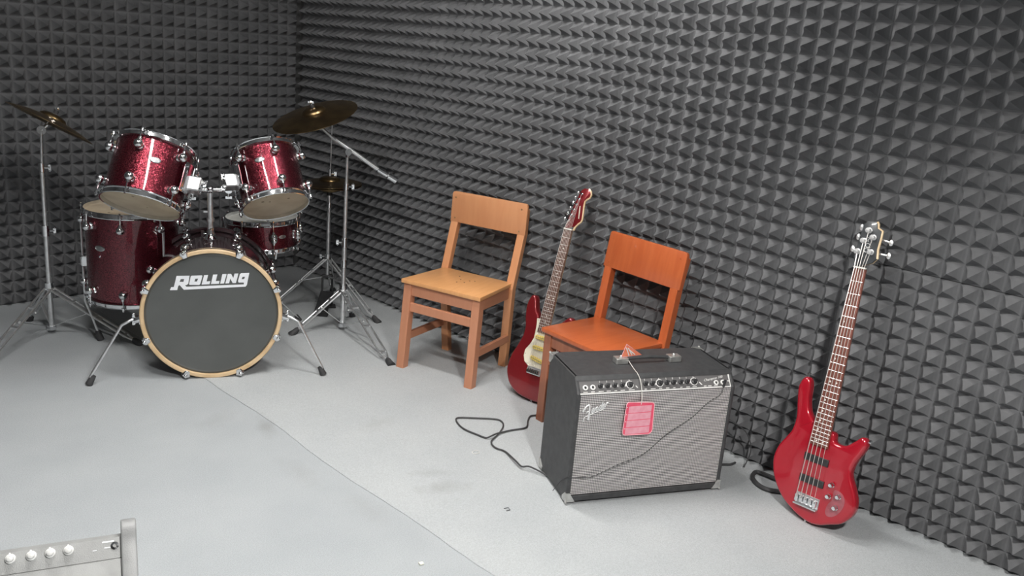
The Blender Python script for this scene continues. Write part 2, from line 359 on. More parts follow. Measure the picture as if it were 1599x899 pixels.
def pad_wall(parent, org, ux, n, length, zoff, stag):
    """tile a wall from org along ux with sheets; rows counted from the floor"""
    R = Matrix((ux, Vector((0, 0, 1)), n)).transposed().to_4x4()
    tot = int(length/PH); rows = [(0, NP), (NP, NP), (2*NP, int((CEIL-zoff)/PV)-2*NP)]
    for r, (z0, ny) in enumerate(rows):
        sy_ = 1 if r else (zoff+NP*PV-.001)/(NP*PV); zb_ = zoff+z0*PV if r else .001   # the lowest sheets are squeezed to stand on the carpet
        c = -stag[r]
        while c < tot:
            a = max(c, 0); b = min(c+NP, tot)
            M = Matrix.Translation(org+ux*(a*PH)+Vector((0, 0, zb_))+n*(.005+rp.uniform(0, .002))+Vector((0, 0, rp.uniform(-.0015, .0015) if r else 0))) @ R @ Matrix.Diagonal((1, sy_, 1, 1))
            foam_panel(parent, M, rp.choice([1, 2, 3]), b-a, ny)
            c += NP
ZOFF = -.0227
# right wall runs toward the camera from the corner: phase set so a groove lies at y = .907
NY0 = (4.878-.926) - math.floor((4.878-.926)/PH)*PH
pad_wall(wr, Vector((XW-.001, 4.878-NY0, 0)), Vector((0, -1, 0)), Vector((-1, 0, 0)), 4.81-Y0, ZOFF, (4, 4, 4))
pad_wall(wl, Vector((1.862-PH*53, YW-.001, 0)), Vector((1, 0, 0)), Vector((0, -1, 0)), XW+.02-(1.862-PH*53), ZOFF, (7, 7, 7))

# ceiling lamps (above the frame)
for i, (lx, ya_, yb_, tu, st) in enumerate(PANELS):
    yc_, hl_ = (ya_+yb_)/2, (yb_-ya_)/2
    t = thing('ceiling_light', ['long batten lamp under the ceiling over the open floor left of the chairs', 'shorter batten lamp under the ceiling near the right foam wall'][i], 'lamp', Matrix.Translation((lx, yc_, CEIL)) @ Matrix.Rotation(math.radians(tu), 4, 'Z'))
    MB().box((0, 0, -.012), (.15, 2*hl_+.05, .024)).build('batten', WHITEP, t, bevel=.006)
    for s_ in (-1, 1): MB().box((0, s_*(hl_+.010), -.035), (.145, .018, .066)).build('end_cap', WHITEP, t, bevel=.006)
    lm = LAMPM.copy(); lm.name = 'lamp_glow'; lm.node_tree.nodes['Principled BSDF'].inputs['Emission Strength'].default_value = st
    arc = [(.066*math.cos(a), .042*math.sin(a)) for a in [math.pi*k/12 for k in range(13)]]
    MB().prism(arc, -hl_, hl_, 0, Matrix(((1, 0, 0, 0), (0, 0, 1, 0), (0, -1, 0, -.0245), (0, 0, 0, 1)))).build('diffuser', lm, t)
dx_, dy_, dr_, dp_ = DOWN
t = thing('ceiling_light', 'recessed downlight in the ceiling behind the camera', 'lamp', (dx_, dy_, CEIL))
MB().lathe([(dr_+.03, 0), (dr_+.03, -.012), (dr_+.008, -.016), (dr_+.006, 0)], n=32, closed=True).build('trim_ring', WHITEP, t)
sl = bpy.data.lights.new('downlight', 'SPOT'); sl.energy = dp_; sl.color = LAMP_COL; sl.spot_size = math.radians(142); sl.spot_blend = .35; sl.shadow_soft_size = dr_
so = bpy.data.objects.new('light_source', sl); COL.objects.link(so); so.parent = t; so.location = (0, 0, -.03)

# ------------------------------------------------------------------ drums
FRONT = Vector((-.4523, -.8919, 0))
def drum_matrix(C, n):
    n = Vector(n).normalized(); x = (FRONT-n*FRONT.dot(n)).normalized(); y = n.cross(x)
    return Matrix.Translation(C) @ Matrix((x, y, n)).transposed().to_4x4()
def pol(r, deg, z): a = math.radians(deg); return Vector((r*math.cos(a), r*math.sin(a), z))
def lug_parts(t, Rs, D, angs, zt, zb, double=False):
    for an in angs:
        for z, e, s in ((zt, D, 1), (zb, 0, -1)):
            if z is None: continue
            m = MB(); c = pol(Rs+.020, an, z)
            m.lathe([(.0175, 0), (.016, .006), (.012, .012)], Matrix.Translation(pol(Rs-.001, an, z)) @ frame_from_axis(pol(1, an, 0)), 14)
            m.sph(c, .0190, 16)
            m.cyl(c-Vector((0, 0, s*.004)), c+Vector((0, 0, s*.026)), .0105, .0075, 12)
            lg = m.build('lug', CHROME, t)
            m = MB(); top = pol(Rs+.019, an, e+s*.014)
            m.cyl(c+Vector((0, 0, s*.012)), top, .0032, n=8); m.cyl(top-Vector((0, 0, s*.008)), top+Vector((0, 0, s*.003)), .0085, .0075, 10)
            m.cyl(top+Vector((0, 0, s*.003)), top+Vector((0, 0, s*.011)), .0045, n=6)
            m.build('tension_rod', CHROME, lg)
def rim_profile(R, z, s):   # flanged steel hoop
    return [(R+.001, z-s*.004), (R+.014, z-s*.002), (R+.015, z+s*.001), (R+.007, z+s*.003), (R+.006, z+s*.018), (R+.009, z+s*.021), (R+.007, z+s*.023), (R+.002, z+s*.021), (R+.001, z+s*.004)]
def make_drum(name, label, C, n, Rs, D, phase, nl, top_m, bot_m, zfrac=.2, zmid=None, M=None):
    t = thing(name, label, 'drum', M or drum_matrix(C, n))
    MB().lathe([(Rs, .004), (Rs, D-.004), (Rs-.006, D-.004), (Rs-.006, .004)], n=64, closed=True, smooth=True).build('shell', WINE, t)
    MB().lathe(rim_profile(Rs, D-.004, 1), n=64, closed=True).build('top_hoop', CHROME, t)
    MB().lathe(rim_profile(Rs, .004, -1), n=64, closed=True).build('bottom_hoop', CHROME, t)
    MB().lathe([(Rs+.003, D-.001), (Rs-.004, D+.002), (0, D+.002)], n=64, caps=False).build('top_head', top_m, t)
    hb = MB().lathe([(Rs+.003, .001), (Rs-.004, -.002), (0, -.002)], n=64, caps=False).build('bottom_head', bot_m, t)
    angs = [phase+k*360/nl for k in range(nl)]
    if zmid: lug_parts(t, Rs, D, angs, D*zmid, D*(1-zmid))
    else: lug_parts(t, Rs, D, angs, D-D*zfrac, D*zfrac)
    return t, hb
def badge(t, Rs, an, z, w=.022, hgt=.012, m=None):
    B = MB(); M = Matrix.Translation(pol(Rs, an, z)) @ Matrix.Rotation(math.radians(an), 4, 'Z') @ Matrix.Rotation(math.pi/2, 4, 'Y')
    # local disc facing outward (radial), ellipse along tangent/axis
    k = 20; vs = []; fs = []
    for rr, dd in ((1, -.0035), (1, .002), (.8, .003), (.78, .002), (0, .0025)):
        for i in range(k):
            a = 2*math.pi*i/k; p = pol(Rs+dd, an+math.degrees(w*rr*math.cos(a)/Rs), z+hgt*rr*math.sin(a)); vs.append(p)
    for r in range(4):
        for i in range(k): j = (i+1) % k; fs.append((r*k+i, r*k+j, (r+1)*k+j, (r+1)*k+i))
    B.add(vs, fs, True); return B.build('badge', m or STEEL, t)

def head_spots(hb, R, spots):
    for (a, r, sz) in spots:
        MB().lathe([(0, -.0028), (sz, -.0026), (sz*1.02, -.002)], Matrix.Translation(pol(r, a, 0)), 14, caps=False).build('scuff_mark', HEADSPOT, hb)

def mount_bracket(t, Rs, D, an):
    """suspension bracket with clamp block and wing screws on the inner side of a rack tom"""
    m = MB(); tang = pol(1, an+90, 0); rad = pol(1, an, 0)
    k = 12; vs = []; fs = []           # curved plate standing off the shell
    for i in range(k+1):
        a = an-26+52*i/k
        for r_, z_ in ((Rs+.018, D*.24), (Rs+.022, D*.24), (Rs+.022, D*.78), (Rs+.018, D*.78)): vs.append(pol(r_, a, z_))
    for i in range(k):
        for j in range(4): j2 = (j+1) % 4; fs.append((i*4+j, (i+1)*4+j, (i+1)*4+j2, i*4+j2))
    m.add(vs, fs, True); m.f += [tuple(len(m.v)-4+j for j in range(4)), (3, 2, 1, 0)]; m.sm += [False, False]
    for z_ in (D*.3, D*.72):
        for a_ in (-22, 22): m.sph(pol(Rs+.024, an+a_, z_), .007, 8)
    br = m.build('mounting_bracket', CHROME, t)
    m = MB(); c = pol(Rs+.04, an, D*.48)
    m.box(c, (.046, .058, .062), Matrix.Rotation(math.radians(an), 3, 'Z').to_4x4()); m.build('clamp_block', CHROME2, br, bevel=.006)
    for s in (-1, 1):
        m = MB(); p = c+tang*(.022*s)+Vector((0, 0, .018*s)); q = p+rad*.03
        m.cyl(p, q, .005, n=8); m.beam(q-Vector((0, 0, .014)), q+Vector((0, 0, .014)), .005, .012, rad); m.sph(q+Vector((0, 0, .014)), .006, 8); m.sph(q-Vector((0, 0, .014)), .006, 8)
        m.build('wing_screw', CHROME, br)
    return c

def axv(az, el): return Vector((math.cos(el)*math.cos(az), math.cos(el)*math.sin(az), math.sin(el)))
BLC, BLN = Vector((1.458, 3.523, .797)), axv(.649, 1.023)
BRC, BRN = Vector((2.044, 3.473, .763)), axv(1.396, .953)
tl, hb = make_drum('rack_tom', 'larger tilted wine red sparkle tom, image-left of the pair above the bass drum', BLC, BLN, .153, .237, -22, 6, HEADT, HEADT, .2)
head_spots(hb, .15, [(-28, .075, .006), (150, .05, .004), (60, .1, .004)]); badge(tl, .153, 4, .237*.6)
cL = mount_bracket(tl, .153, .237, 72)
tr, hb = make_drum('rack_tom', 'smaller tilted wine red sparkle tom, image-right of the pair above the bass drum', BRC, BRN, .144, .241, 17, 6, HEADT, HEADT, .2)
head_spots(hb, .14, [(-50, .07, .007), (-35, .04, .005), (60, .07, .006), (-20, .1, .004)]); badge(tr, .144, -12, .241*.66)
cR = mount_bracket(tr, .144, .241, -74)
PL = XF[tl] @ (cL+Vector((0, 0, -.01))); PR = XF[tr] @ (cR+Vector((0, 0, -.01)))

# floor tom
ft, hb = make_drum('floor_tom', 'deep wine red floor tom standing on three legs, behind the larger rack tom', Vector((1.629, 4.051, .245)), (0, 0, 1), .203, .408, -8, 8, HEADT, HEADT, .13)
badge(ft, .203, -38, .26, .028, .013)
MB().sph(pol(.204, -38, .222), .006, 10).build('vent_screw', CHROME, ft)
MB().lathe([(0, .0028), (.006, .0026), (.0062, .002)], Matrix.Translation(pol(.12, -48, .408)), 14, caps=False).build('scuff_mark', HEADSPOT, ft)
for an in (-98, 40, 150):
    m = MB(); c = pol(.203+.022, an, .155)
    m.box(pol(.203+.012, an, .155), (.026, .04, .05), Matrix.Rotation(math.radians(an), 4, 'Z')); m.cyl(c+Vector((0, 0, -.02)), c+Vector((0, 0, .02)), .014)
    tg = pol(1, an+90, 0); m.cyl(c, c-tg*.035, .005); m.sph(c-tg*.04, .011, 8)
    lb = m.build('leg_bracket', CHROME, ft, bevel=.003)
    m = MB(); m.tube([c+Vector((0, 0, .2)), c+Vector((0, 0, -.1)), c+Vector((0, 0, -.20)), c+pol(-.03, an, -.29), c+pol(-.055, an, -.372)], .0055, 8)
    lg = m.build('leg', CHROME2, ft)
    m = MB(); m.cyl(c+pol(-.049, an, -.352), c+pol(-.062, an, -.398), .013, .017, 12); m.build('rubber_foot', RUBBER, lg)

# snare with its stand
sn, hb = make_drum('snare_drum', 'shallow wine red snare drum resting in its stand under the smaller rack tom', Vector((2.263, 3.965, .447)), axv(2.436, 1.53), .178, .126, 13, 8, HEADW, HEADW, zmid=.56)
badge(sn, .178, 30, .063, .02, .009)
MSN = XF[sn]
st_ = thing('snare_stand', 'low chrome stand with basket arms holding the snare drum', 'stand', (2.263, 3.965, 0))
m = MB(); m.cyl((0, 0, .03), (0, 0, .36), .011); m.cyl((0, 0, .33), (0, 0, .40), .016); m.build('tube', CHROME2, st_)
for an in (20, 140, 260):
    m = MB(); m.tube([Vector((0, 0, .385)), pol(.09, an, .395), pol(.182, an, .408), pol(.186, an, .432)], .006, 8); m.build('basket_arm', CHROME2, st_)
for an in (105, 225, 345):
    m = MB(); a_, b_ = pol(.015, an, .2), pol(.19, an, .022); sd = pol(.008, an+90, 0)
    m.tube([a_+sd, b_+sd], .004, 6); m.tube([a_-sd, b_-sd], .004, 6); m.tube([pol(.012, an, .06), (a_+b_)/2], .004, 6); m.sph((a_+b_)/2, .009, 8)
    lg = m.build('leg', CHROME2, st_); MB().cyl(pol(.18, an, .032), pol(.2, an, .001), .011, .015, 10).build('rubber_foot', RUBBER, lg)

# bass drum: local z = toward the audience (FRONT), x = up
BC = Vector((1.709, 3.421, .298)); SIDE = Vector((.8919, -.4523, 0))
MBD = Matrix.Translation(BC) @ Matrix((Vector((0, 0, 1)), -SIDE, FRONT)).transposed().to_4x4()   # x up, y image-left, z out
bd = thing('bass_drum', 'large bass drum with black front head, pale wood hoop and white lettering', 'drum', MBD)
RB, DB = .276, .46
MB().lathe([(RB, -.02), (RB, -DB+.02), (RB-.006, -DB+.02), (RB-.006, -.02)][::-1], n=96, closed=True).build('shell', BDSHELL, bd)
def hoop(z0, z1):
    return MB().lathe([(.279, z0), (.296, z0), (.297, z0+.003), (.297, z1-.004), (.293, z1), (.281, z1), (.279, z1-.003)], n=96, closed=True)
hp = hoop(-.034, 0).build('front_hoop', HOOPW, bd)
MB().lathe([(.2972, -.024), (.2978, -.022), (.2978, -.012), (.2972, -.010)], n=96, caps=False).build('dark_inlay', BLACKP, hp)
hoop(-DB, -DB+.034).build('rear_hoop', BDSHELL, bd)
MB().lathe([(.283, -.016), (.270, -.010), (.262, -.0125), (0, -.0125)][::-1], n=96, caps=False).build('front_head', HEADB, bd)
MB().lathe([(.283, -DB+.016), (.268, -DB+.012), (0, -DB+.012)], n=96, caps=False).build('rear_head', HEADW, bd)
for k in range(8):
    a = 22.5+45*k
    lugs = []
    for zc, zr, s in ((-.115, -.005, 1), (-DB+.115, -DB+.005, -1)):
        m = MB(); c = pol(RB+.018, a, zc)
        m.lathe([(.016, 0), (.012, .008)], Matrix.Translation(pol(RB-.001, a, zc)) @ frame_from_axis(pol(1, a, 0)), 14)
        m.sph(c, .0205, 16); m.cyl(c-Vector((0, 0, s*.004)), c+Vector((0, 0, s*.026)), .0095, .007)
        lg = m.build('lug', CHROME, bd)
        MB().cyl(c+Vector((0, 0, s*.01)), pol(.304, a, zr+s*.002), .0035, n=8).build('tension_rod', CHROME, lg)
        m = MB(); e = pol(.300, a, zr); R_ = Matrix.Rotation(math.radians(a), 4, 'Z')
        def P(r_, t_, z_): return R_ @ Vector((r_, t_, z_))
        for sg in (0,):
            m.hexa([P(.2985, -.017, zr-s*.042), P(.2985, .017, zr-s*.042), P(.304, .013, zr-s*.042), P(.304, -.013, zr-s*.042)],
                   [P(.2985, -.020, zr+s*.006), P(.2985, .020, zr+s*.006), P(.310, .012, zr+s*.006), P(.310, -.012, zr+s*.006)])
            m.hexa([P(.279, -.010, zr+s*.0055), P(.279, .010, zr+s*.0055), P(.300, .019, zr+s*.0055), P(.300, -.019, zr+s*.0055)],
                   [P(.279, -.008, zr+s*.010), P(.279, .008, zr+s*.010), P(.308, .012, zr+s*.011), P(.308, -.012, zr+s*.011)])
        m.cyl(pol(.302, a, zr+s*.008), pol(.302, a, zr+s*.022), .008, .007, 10)
        m.cyl(pol(.302, a, zr-s*.005), pol(.302, a, zr-s*.045), .0085, .007, 10)
        m.build('claw', CHROME, bd, bevel=.0015)
# lettering on the front head (digitised in the head plane, x = image-right, y = up)
LET = dict(R=[(-.1442,.1758),(-.0915,.1767),(-.0976,.1413),(-.1033,.1357),(-.111,.1341),(-.1056,.1274),(.1319,.136),(.1319,.1443),(.1102,.1445),(.1072,.1507),(.1149,.1818),(.1206,.1872),(.1549,.1883),(.1446,.1329),(.1388,.1254),(-.1158,.1137),(-.133,.1355),(-.1386,.1306),(-.1427,.113),(-.1724,.1126),(-.1671,.126),(-.1562,.1267)],
 O=[(-.0827,.1767),(-.0417,.1782),(-.0395,.1752),(-.0489,.1396),(-.0534,.1352),(-.0922,.1356),(-.0944,.1388),(-.0871,.1731)],
 A=[(-.0328,.1789),(-.016,.18),(-.0231,.1505),(-.0074,.1516),(-.011,.1381),(-.0434,.1366)],
 B=[(.0041,.1811),(.0221,.1818),(.015,.1519),(.0308,.1531),(.0277,.1397),(-.0053,.1385)],
 I=[(.0423,.1829),(.0604,.1838),(.0488,.1408),(.0329,.1399)],
 N=[(.0649,.184),(.0785,.1844),(.0875,.1658),(.0933,.1856),(.1092,.186),(.0988,.1426),(.0851,.1422),(.075,.1634),(.0703,.1416),(.0544,.1407)])
HOLES = [[(-.1276,.1618),(-.1138,.1627),(-.1169,.1495),(-.1327,.1497)], [(.1263,.1705),(.1366,.171),(.1331,.1605),(.1228,.1601)], [(-.0685,.1631),(-.0574,.1636),(-.0621,.1508),(-.0727,.1504)]]
m = MB(); TL = Matrix(((0, 1, 0, 0), (-1, 0, 0, 0), (0, 0, 1, 0), (0, 0, 0, 1)))   # (right, up) -> local (up, left)
for k, pts in LET.items(): m.prism(pts, -.0128, -.0118, 0, TL)
lt = m.build('lettering', LOGOW, bd)
m = MB()
for pts in HOLES: m.prism(pts, -.0122, -.0115, 0, TL)
m.build('letter_counter', HEADB, lt)
# spurs
for s in (-1, 1):
    a = SIDE*s; base = BC+a*.272+Vector((0, 0, -.02))-FRONT*.035
    m = MB(); m.box(BC+a*.287+Vector((0, 0, -.02))-FRONT*.06, (.03, .05, .06), Matrix((a, FRONT, Vector((0, 0, 1)))).transposed().to_4x4())
    m.cyl(base+a*.02+Vector((0, 0, -.0)), base+a*.05+Vector((0, 0, -.01)), .016); m.beam(base+a*.05+Vector((0, 0, .025)), base+a*.05-Vector((0, 0, .03)), .008, .014, a)
    sb = m.build('spur_bracket', CHROME, bd, world=True, bevel=.003)
    foot = BC+a*(.478 if s > 0 else .497)+FRONT*.02; foot.z = .016
    knee = BC+a*.37+Vector((0, 0, -.045))-FRONT*.02
    m = MB(); m.tube([base+a*.03, base.lerp(knee, .6)+Vector((0, 0, .012)), knee, knee.lerp(foot, .08), foot+Vector((0, 0, .02))], .0065, 10)
    sp = m.build('spur', CHROME2, bd, world=True)
    d = (foot-knee).normalized(); MB().cyl(foot-d*.03, foot+d*.012, .011, .016, 12).build('rubber_foot', RUBBER, sp, world=True)
# tom holder on top of the shell
PB = Vector((1.836, 3.684, .575)); PT = Vector((1.836, 3.684, .80))
m = MB(); m.lathe([(.034, -.012), (.034, .0), (.022, .012), (.017, .03), (.017, .05)], Matrix.Translation(PB), 20)
m.cyl(PB+Vector((0, 0, .02)), PB+SIDE*-.03+Vector((0, 0, .02)), .005); m.beam(PB+SIDE*-.035+Vector((0, 0, .006)), PB+SIDE*-.035+Vector((0, 0, .036)), .006, .014, SIDE)
m.build('post_base', CHROME, bd, world=True)
m = MB(); m.cyl(PB, PT, .0125, n=16); m.cyl(PB.lerp(PT, .35), PB.lerp(PT, .42), .017); m.beam(PB.lerp(PT, .55)-SIDE*.03, PB.lerp(PT, .55), .004, .008)
m.build('holder_post', CHROME2, bd, world=True)
m = MB(); b0, b1 = PT-SIDE*.075+Vector((0, 0, -.004)), PT+SIDE*.08+Vector((0, 0, .004)); m.cyl(b0, b1, .011)
for q in (b0, b1, PT): m.sph(q, .019, 12); 
for q, s in ((b0, -1), (b1, 1)):
    m.cyl(q-FRONT*-.02, q+FRONT*-.02, .017); m.cyl(q+Vector((0, 0, -.015)), q+Vector((0, 0, -.035)), .006)
    m.beam(q+Vector((0, 0, -.038))-SIDE*.014, q+Vector((0, 0, -.038))+SIDE*.014, .006, .012); m.sph(q+SIDE*(.018*s)+FRONT*.02, .009, 8)
m.build('holder_bar', CHROME, bd, world=True)
for P_, q, t in ((PL, b0, tl), (PR, b1, tr)):
    m = MB(); mid = q+Vector((0, 0, .06)); mid = mid.lerp(P_, .25)
    m.tube(catmull([q, q+Vector((0, 0, .035)), mid, P_], 5, False), .0075, 10); m.sph(P_, .02, 12); m.sph(mid, .012, 10)
    m.build('mount_arm', CHROME, t, world=True)

# ------------------------------------------------------------------ stands
def leg_pair(t, top, foot, w=.028, flat=False, brace_from=None):
    """double braced chrome leg from collar to foot (world coords)"""
    d = (foot-top); ln = d.length; dn = d.normalized(); sd = dn.cross(Vector((0, 0, 1))).normalized(); up = sd.cross(dn)
    m = MB(); end = foot-dn*.045
    m.tube([top+sd*w/2, top.lerp(end, .9)+sd*w/2, end+sd*.004], .0052, 8); m.tube([top-sd*w/2, top.lerp(end, .9)-sd*w/2, end-sd*.004], .0052, 8)
    for f_ in (.28, .55, .9):
        c = top.lerp(end, f_); m.beam(c-sd*w*.55, c+sd*w*.55, .012, .012, up)
    if flat: m.beam(top.lerp(end, .08), top.lerp(end, .62), w*.8, .003, up)
    lg = m.build('leg', CHROME2, t, world=True)
    if brace_from is not None:
        m = MB(); c = top.lerp(end, .48); m.beam(brace_from, c, .012, .004, up); m.sph(c, .008, 8); m.build('leg_brace', CHROME2, lg, world=True)
    MB().lathe([(.008, 0), (.014, .012), (.016, .03), (.020, .048), (.021, .056)], Matrix.Translation(end-dn*.006) @ frame_from_axis(dn), 14).build('rubber_foot', RUBBER, lg, world=True)
    return lg
def collar(P, r, h_=.03, wing=None):
    m = MB(); m.cyl(P-Vector((0, 0, h_/2)), P+Vector((0, 0, h_/2)), r, n=16)
    if wing is not None:
        q = P+wing*(r+.02); m.cyl(P, q, .005, n=8); m.beam(q-Vector((0, 0, .013)), q+Vector((0, 0, .013)), .005, .012, wing); m.sph(q+Vector((0, 0, .013)), .006, 8); m.sph(q-Vector((0, 0, .013)), .006, 8)
    return m
def cymbal_mesh(R, bell=.055, n=72, bow=.022):
    k = 14; top = [(0.004, bow+.026)]
    for i in range(1, 6): a = math.pi/2*i/5; top.append((.006+bell*math.sin(a)*.98, bow+.026-.022*(1-math.cos(a))))
    for i in range(1, k+1): f = i/k; top.append((bell+(R-bell)*f, (bow+.003)*(1-f**1.6)))
    bot = [(r, z-.0018) for r, z in top][::-1]
    return MB().lathe(top+bot, n=n, closed=True)
def cymbal(name, label, C, nrm, R, bow=.022):
    nrm = Vector(nrm).normalized(); t = thing(name, label, 'cymbal', Matrix.Translation(C) @ frame_from_axis(nrm))
    cymbal_mesh(R, bow=bow).build('bow', BRASS, t)
    return t
def frame_cam(rx, uy, zt): return (CR @ Vector((rx, uy, zt)))
# left stand with the edge-on crash
LS = Vector((1.345, 4.355, 0))
t = thing('cymbal_stand', 'straight chrome cymbal stand at the far left beside the floor tom', 'stand', LS)
m = MB(); m.cyl((0, 0, .02), (0, 0, .515), .0125); m.build('lower_tube', CHROME2, t)
m = MB(); m.cyl((0, 0, .50), (0, 0, .815), .0095); m.build('middle_tube', CHROME2, t)
m = MB(); m.cyl((0, 0, .80), (.008, -.003, .985), .006); m.build('top_tube', CHROME2, t)
sv = Vector((.89, -.45, 0))
collar(Vector((0, 0, .515)), .018, .05, sv).build('height_clamp', CHROME, t); collar(Vector((0, 0, .815)), .014, .04, sv).build('upper_clamp', CHROME, t)
collar(Vector((0, 0, .242)), .022, .035).build('leg_collar', CHROME, t); collar(Vector((0, 0, .03)), .020, .02).build('lower_collar', CHROME, t)
lc = LS+Vector((0, 0, .235)); bc = LS+Vector((0, 0, .035))
leg_pair(t, lc, Vector((1.625, 3.985, .0)), .034, True, bc); leg_pair(t, lc, Vector((.93, 4.02, .0)), .034, False, bc); leg_pair(t, lc, Vector((1.315, 4.60, .0)), .030, False, bc)
CN = frame_cam(.47, .88, 0); CC = Vector((1.395, 4.339, 1.030)); vd = (CC-Vector((0, 0, 1.56))).normalized(); CN = (CN-vd*(CN.dot(vd)-.035)).normalized()
TI = LS+Vector((.01, -.003, .988))
m = MB(); M_ = Matrix.Translation(TI) @ frame_from_axis(FRONT); m.lathe([(.020, -.006), (.020, .006)], M_, 16); m.cyl(TI, CC+CN*.075, .0035); m.cyl(TI, TI.lerp(CC, .6), .007); m.build('tilter', CHROME, t, world=True)
m = MB(); p = CC+CN*.055; m.cyl(p-CN*.014, p, .011, n=10); m.build('felt_washer', RUBBER, t, world=True)
m = MB(); p = CC+CN*.066; m.sph(p, .008, 8); m.beam(p-SIDE*.014, p+SIDE*.014, .006, .01, CN); m.build('wing_nut', CHROME, t, world=True)
cymbal('crash_cymbal', 'thin brass cymbal seen edge-on on the far left stand', CC-CN*.012, CN, .195)

# right boom stand
RS = Vector((2.564, 3.669, 0))
t = thing('boom_cymbal_stand', 'chrome boom stand with angled arm and counterweight beside the orange chair', 'stand', RS)
MB().cyl((0, 0, .02), (0, 0, .49), .0125).build('lower_tube', CHROME2, t)
MB().cyl((0, 0, .47), (0, 0, .78), .010).build('middle_tube', CHROME2, t)
MB().cyl((0, 0, .76), (.001, 0, .945), .0075).build('top_tube', CHROME2, t)
collar(Vector((0, 0, .775)), .014, .035, sv).build('upper_clamp', CHROME, t); collar(Vector((0, 0, .483)), .017, .05, sv*-1).build('height_clamp', CHROME, t)
collar(Vector((0, 0, .37)), .018, .04).build('tube_sleeve', CHROME, t)
collar(Vector((0, 0, .235)), .022, .035).build('leg_collar', CHROME, t); collar(Vector((0, 0, .03)), .020, .02).build('lower_collar', CHROME, t)
lc = RS+Vector((0, 0, .230)); bc = RS+Vector((0, 0, .035))
leg_pair(t, lc, Vector((2.47, 3.115, .0)), .036, False, bc); leg_pair(t, lc, Vector((2.30, 3.74, .0)), .034, True, bc); leg_pair(t, lc, Vector((2.745, 3.83, .0)), .034, False, bc)
J = Vector((2.566, 3.668, .956)); A_ = Vector((2.447, 3.745, 1.073)); B_ = Vector((2.750, 3.530, .832)); ad = (B_-J).normalized()
m = MB(); m.cyl(A_, J.lerp(A_, .55), .0075); m.cyl(J.lerp(A_, .55), J.lerp(B_, .66), .0115, n=12); m.cyl(J.lerp(B_, .66), B_, .007); m.build('boom_arm', CHROME2, t, world=True)
m = MB(); m.cyl(B_-ad*.085, B_-ad*.030, .0145, n=14); m.cyl(B_-ad*.024, B_+ad*.024, .0185, n=14); m.build('counterweight', CHROME, t, world=True)
m = MB(); m.cyl(J-FRONT*.022, J+FRONT*.03, .017, n=14); m.cyl(J-Vector((0, 0, .03)), J, .012); m.beam(J+FRONT*.035-Vector((0, 0, .018)), J+FRONT*.035+Vector((0, 0, .018)), .006, .013, FRONT); m.sph(J+Vector((0, 0, .02)), .008, 8)
m.build('boom_joint', CHROME, t, world=True)
CC2 = Vector((2.428, 3.757, 1.120)); vd = (CC2-Vector((0, 0, 1.56))).normalized()
right = vd.cross(Vector((0, 0, 1))).normalized(); upv = right.cross(vd)
# the camera is rolled, so use its own up/right when reading the tilt of this cymbal
n2 = frame_cam(-.28, .89, 0); n2 = (n2-vd*n2.dot(vd)).normalized()*.955-vd*.29; n2.normalize()
m = MB(); m.sph(A_, .013, 10); m.cyl(A_, CC2+n2*.082, .0035); m.cyl(A_, A_.lerp(CC2, .6), .007); m.build('tilter', CHROME, t, world=True)
m = MB(); p = CC2+n2*.074; m.sph(p, .009, 8); m.beam(p-right*.014, p+right*.014, .006, .01, n2); m.build('wing_nut', CHROME, t, world=True)
MB().cyl(CC2+n2*.045, CC2+n2*.06, .012, n=10).build('felt_washer', RUBBER, t, world=True)
cymbal('ride_cymbal', 'broad brass cymbal tilted on the boom stand by the corner', CC2, n2, .215)

# hi-hat
HS = Vector((2.711, 4.037, 0))
t = thing('hi_hat_stand', 'chrome hi-hat stand with black foot pedal near the room corner', 'stand', HS)
MB().cyl((0, 0, .19), (0, 0, .655), .0105).build('tube', CHROME2, t)
MB().cyl((0, 0, .60), (.004, -.002, 1.038), .0032, n=8).build('pull_rod', CHROME2, t)
collar(Vector((0, 0, .305)), .020, .03, sv*-1).build('leg_collar', CHROME, t); collar(Vector((0, 0, .60)), .014, .03).build('height_clamp', CHROME, t)
MB().cyl((0, 0, .655), (0, 0, .675), .016, .012).build('cymbal_seat', RUBBER, t)
m = collar(Vector((0, 0, .775)), .009, .05, sv); m.build('clutch', CHROME, t)
lc = HS+Vector((0, 0, .30)); bc = HS+Vector((0, 0, .19))
leg_pair(t, lc, Vector((2.80, 3.665, .0)), .026, False, bc); leg_pair(t, lc, Vector((2.40, 4.16, .0)), .026, True, bc); leg_pair(t, lc, Vector((2.93, 4.30, .0)), .026, False, bc)
m = MB()
for s in (-1, 1): m.beam(HS+sv*(.026*s)+Vector((0, 0, .19)), HS+sv*(.030*s)+Vector((0, 0, .012)), .010, .020, FRONT)
m.beam(HS+sv*-.03+Vector((0, 0, .19)), HS+sv*.03+Vector((0, 0, .19)), .024, .016); m.beam(HS+sv*-.05+Vector((0, 0, .008)), HS+sv*.05+Vector((0, 0, .008)), .05, .012)
m.build('pedal_frame', BLACKP, t, world=True, bevel=.002)
m = MB(); h0 = Vector((2.60, 3.93, .016)); h1 = HS+Vector((-.005, -.01, .10)); 
m.beam(h0, h1, .075, .008); m.build('footboard', BLACKP, t, world=True, bevel=.003)
m = MB(); m.beam(h0-(h1-h0).normalized()*.03+Vector((0, 0, -.008)), h0+(h1-h0).normalized()*.02+Vector((0, 0, -.01)), .085, .012); m.build('heel_plate', BLACKP, t, world=True, bevel=.003)
cymbal('hi_hat_cymbal', 'lower brass hi-hat cymbal, turned bell down under its pair', HS+Vector((0, 0, .712)), (0.02, -.01, -1), .175, .014)
cymbal('hi_hat_cymbal', 'upper brass hi-hat cymbal, bell up, on the rod by the corner', HS+Vector((0, 0, .722)), (-.03, .02, 1), .175, .014)

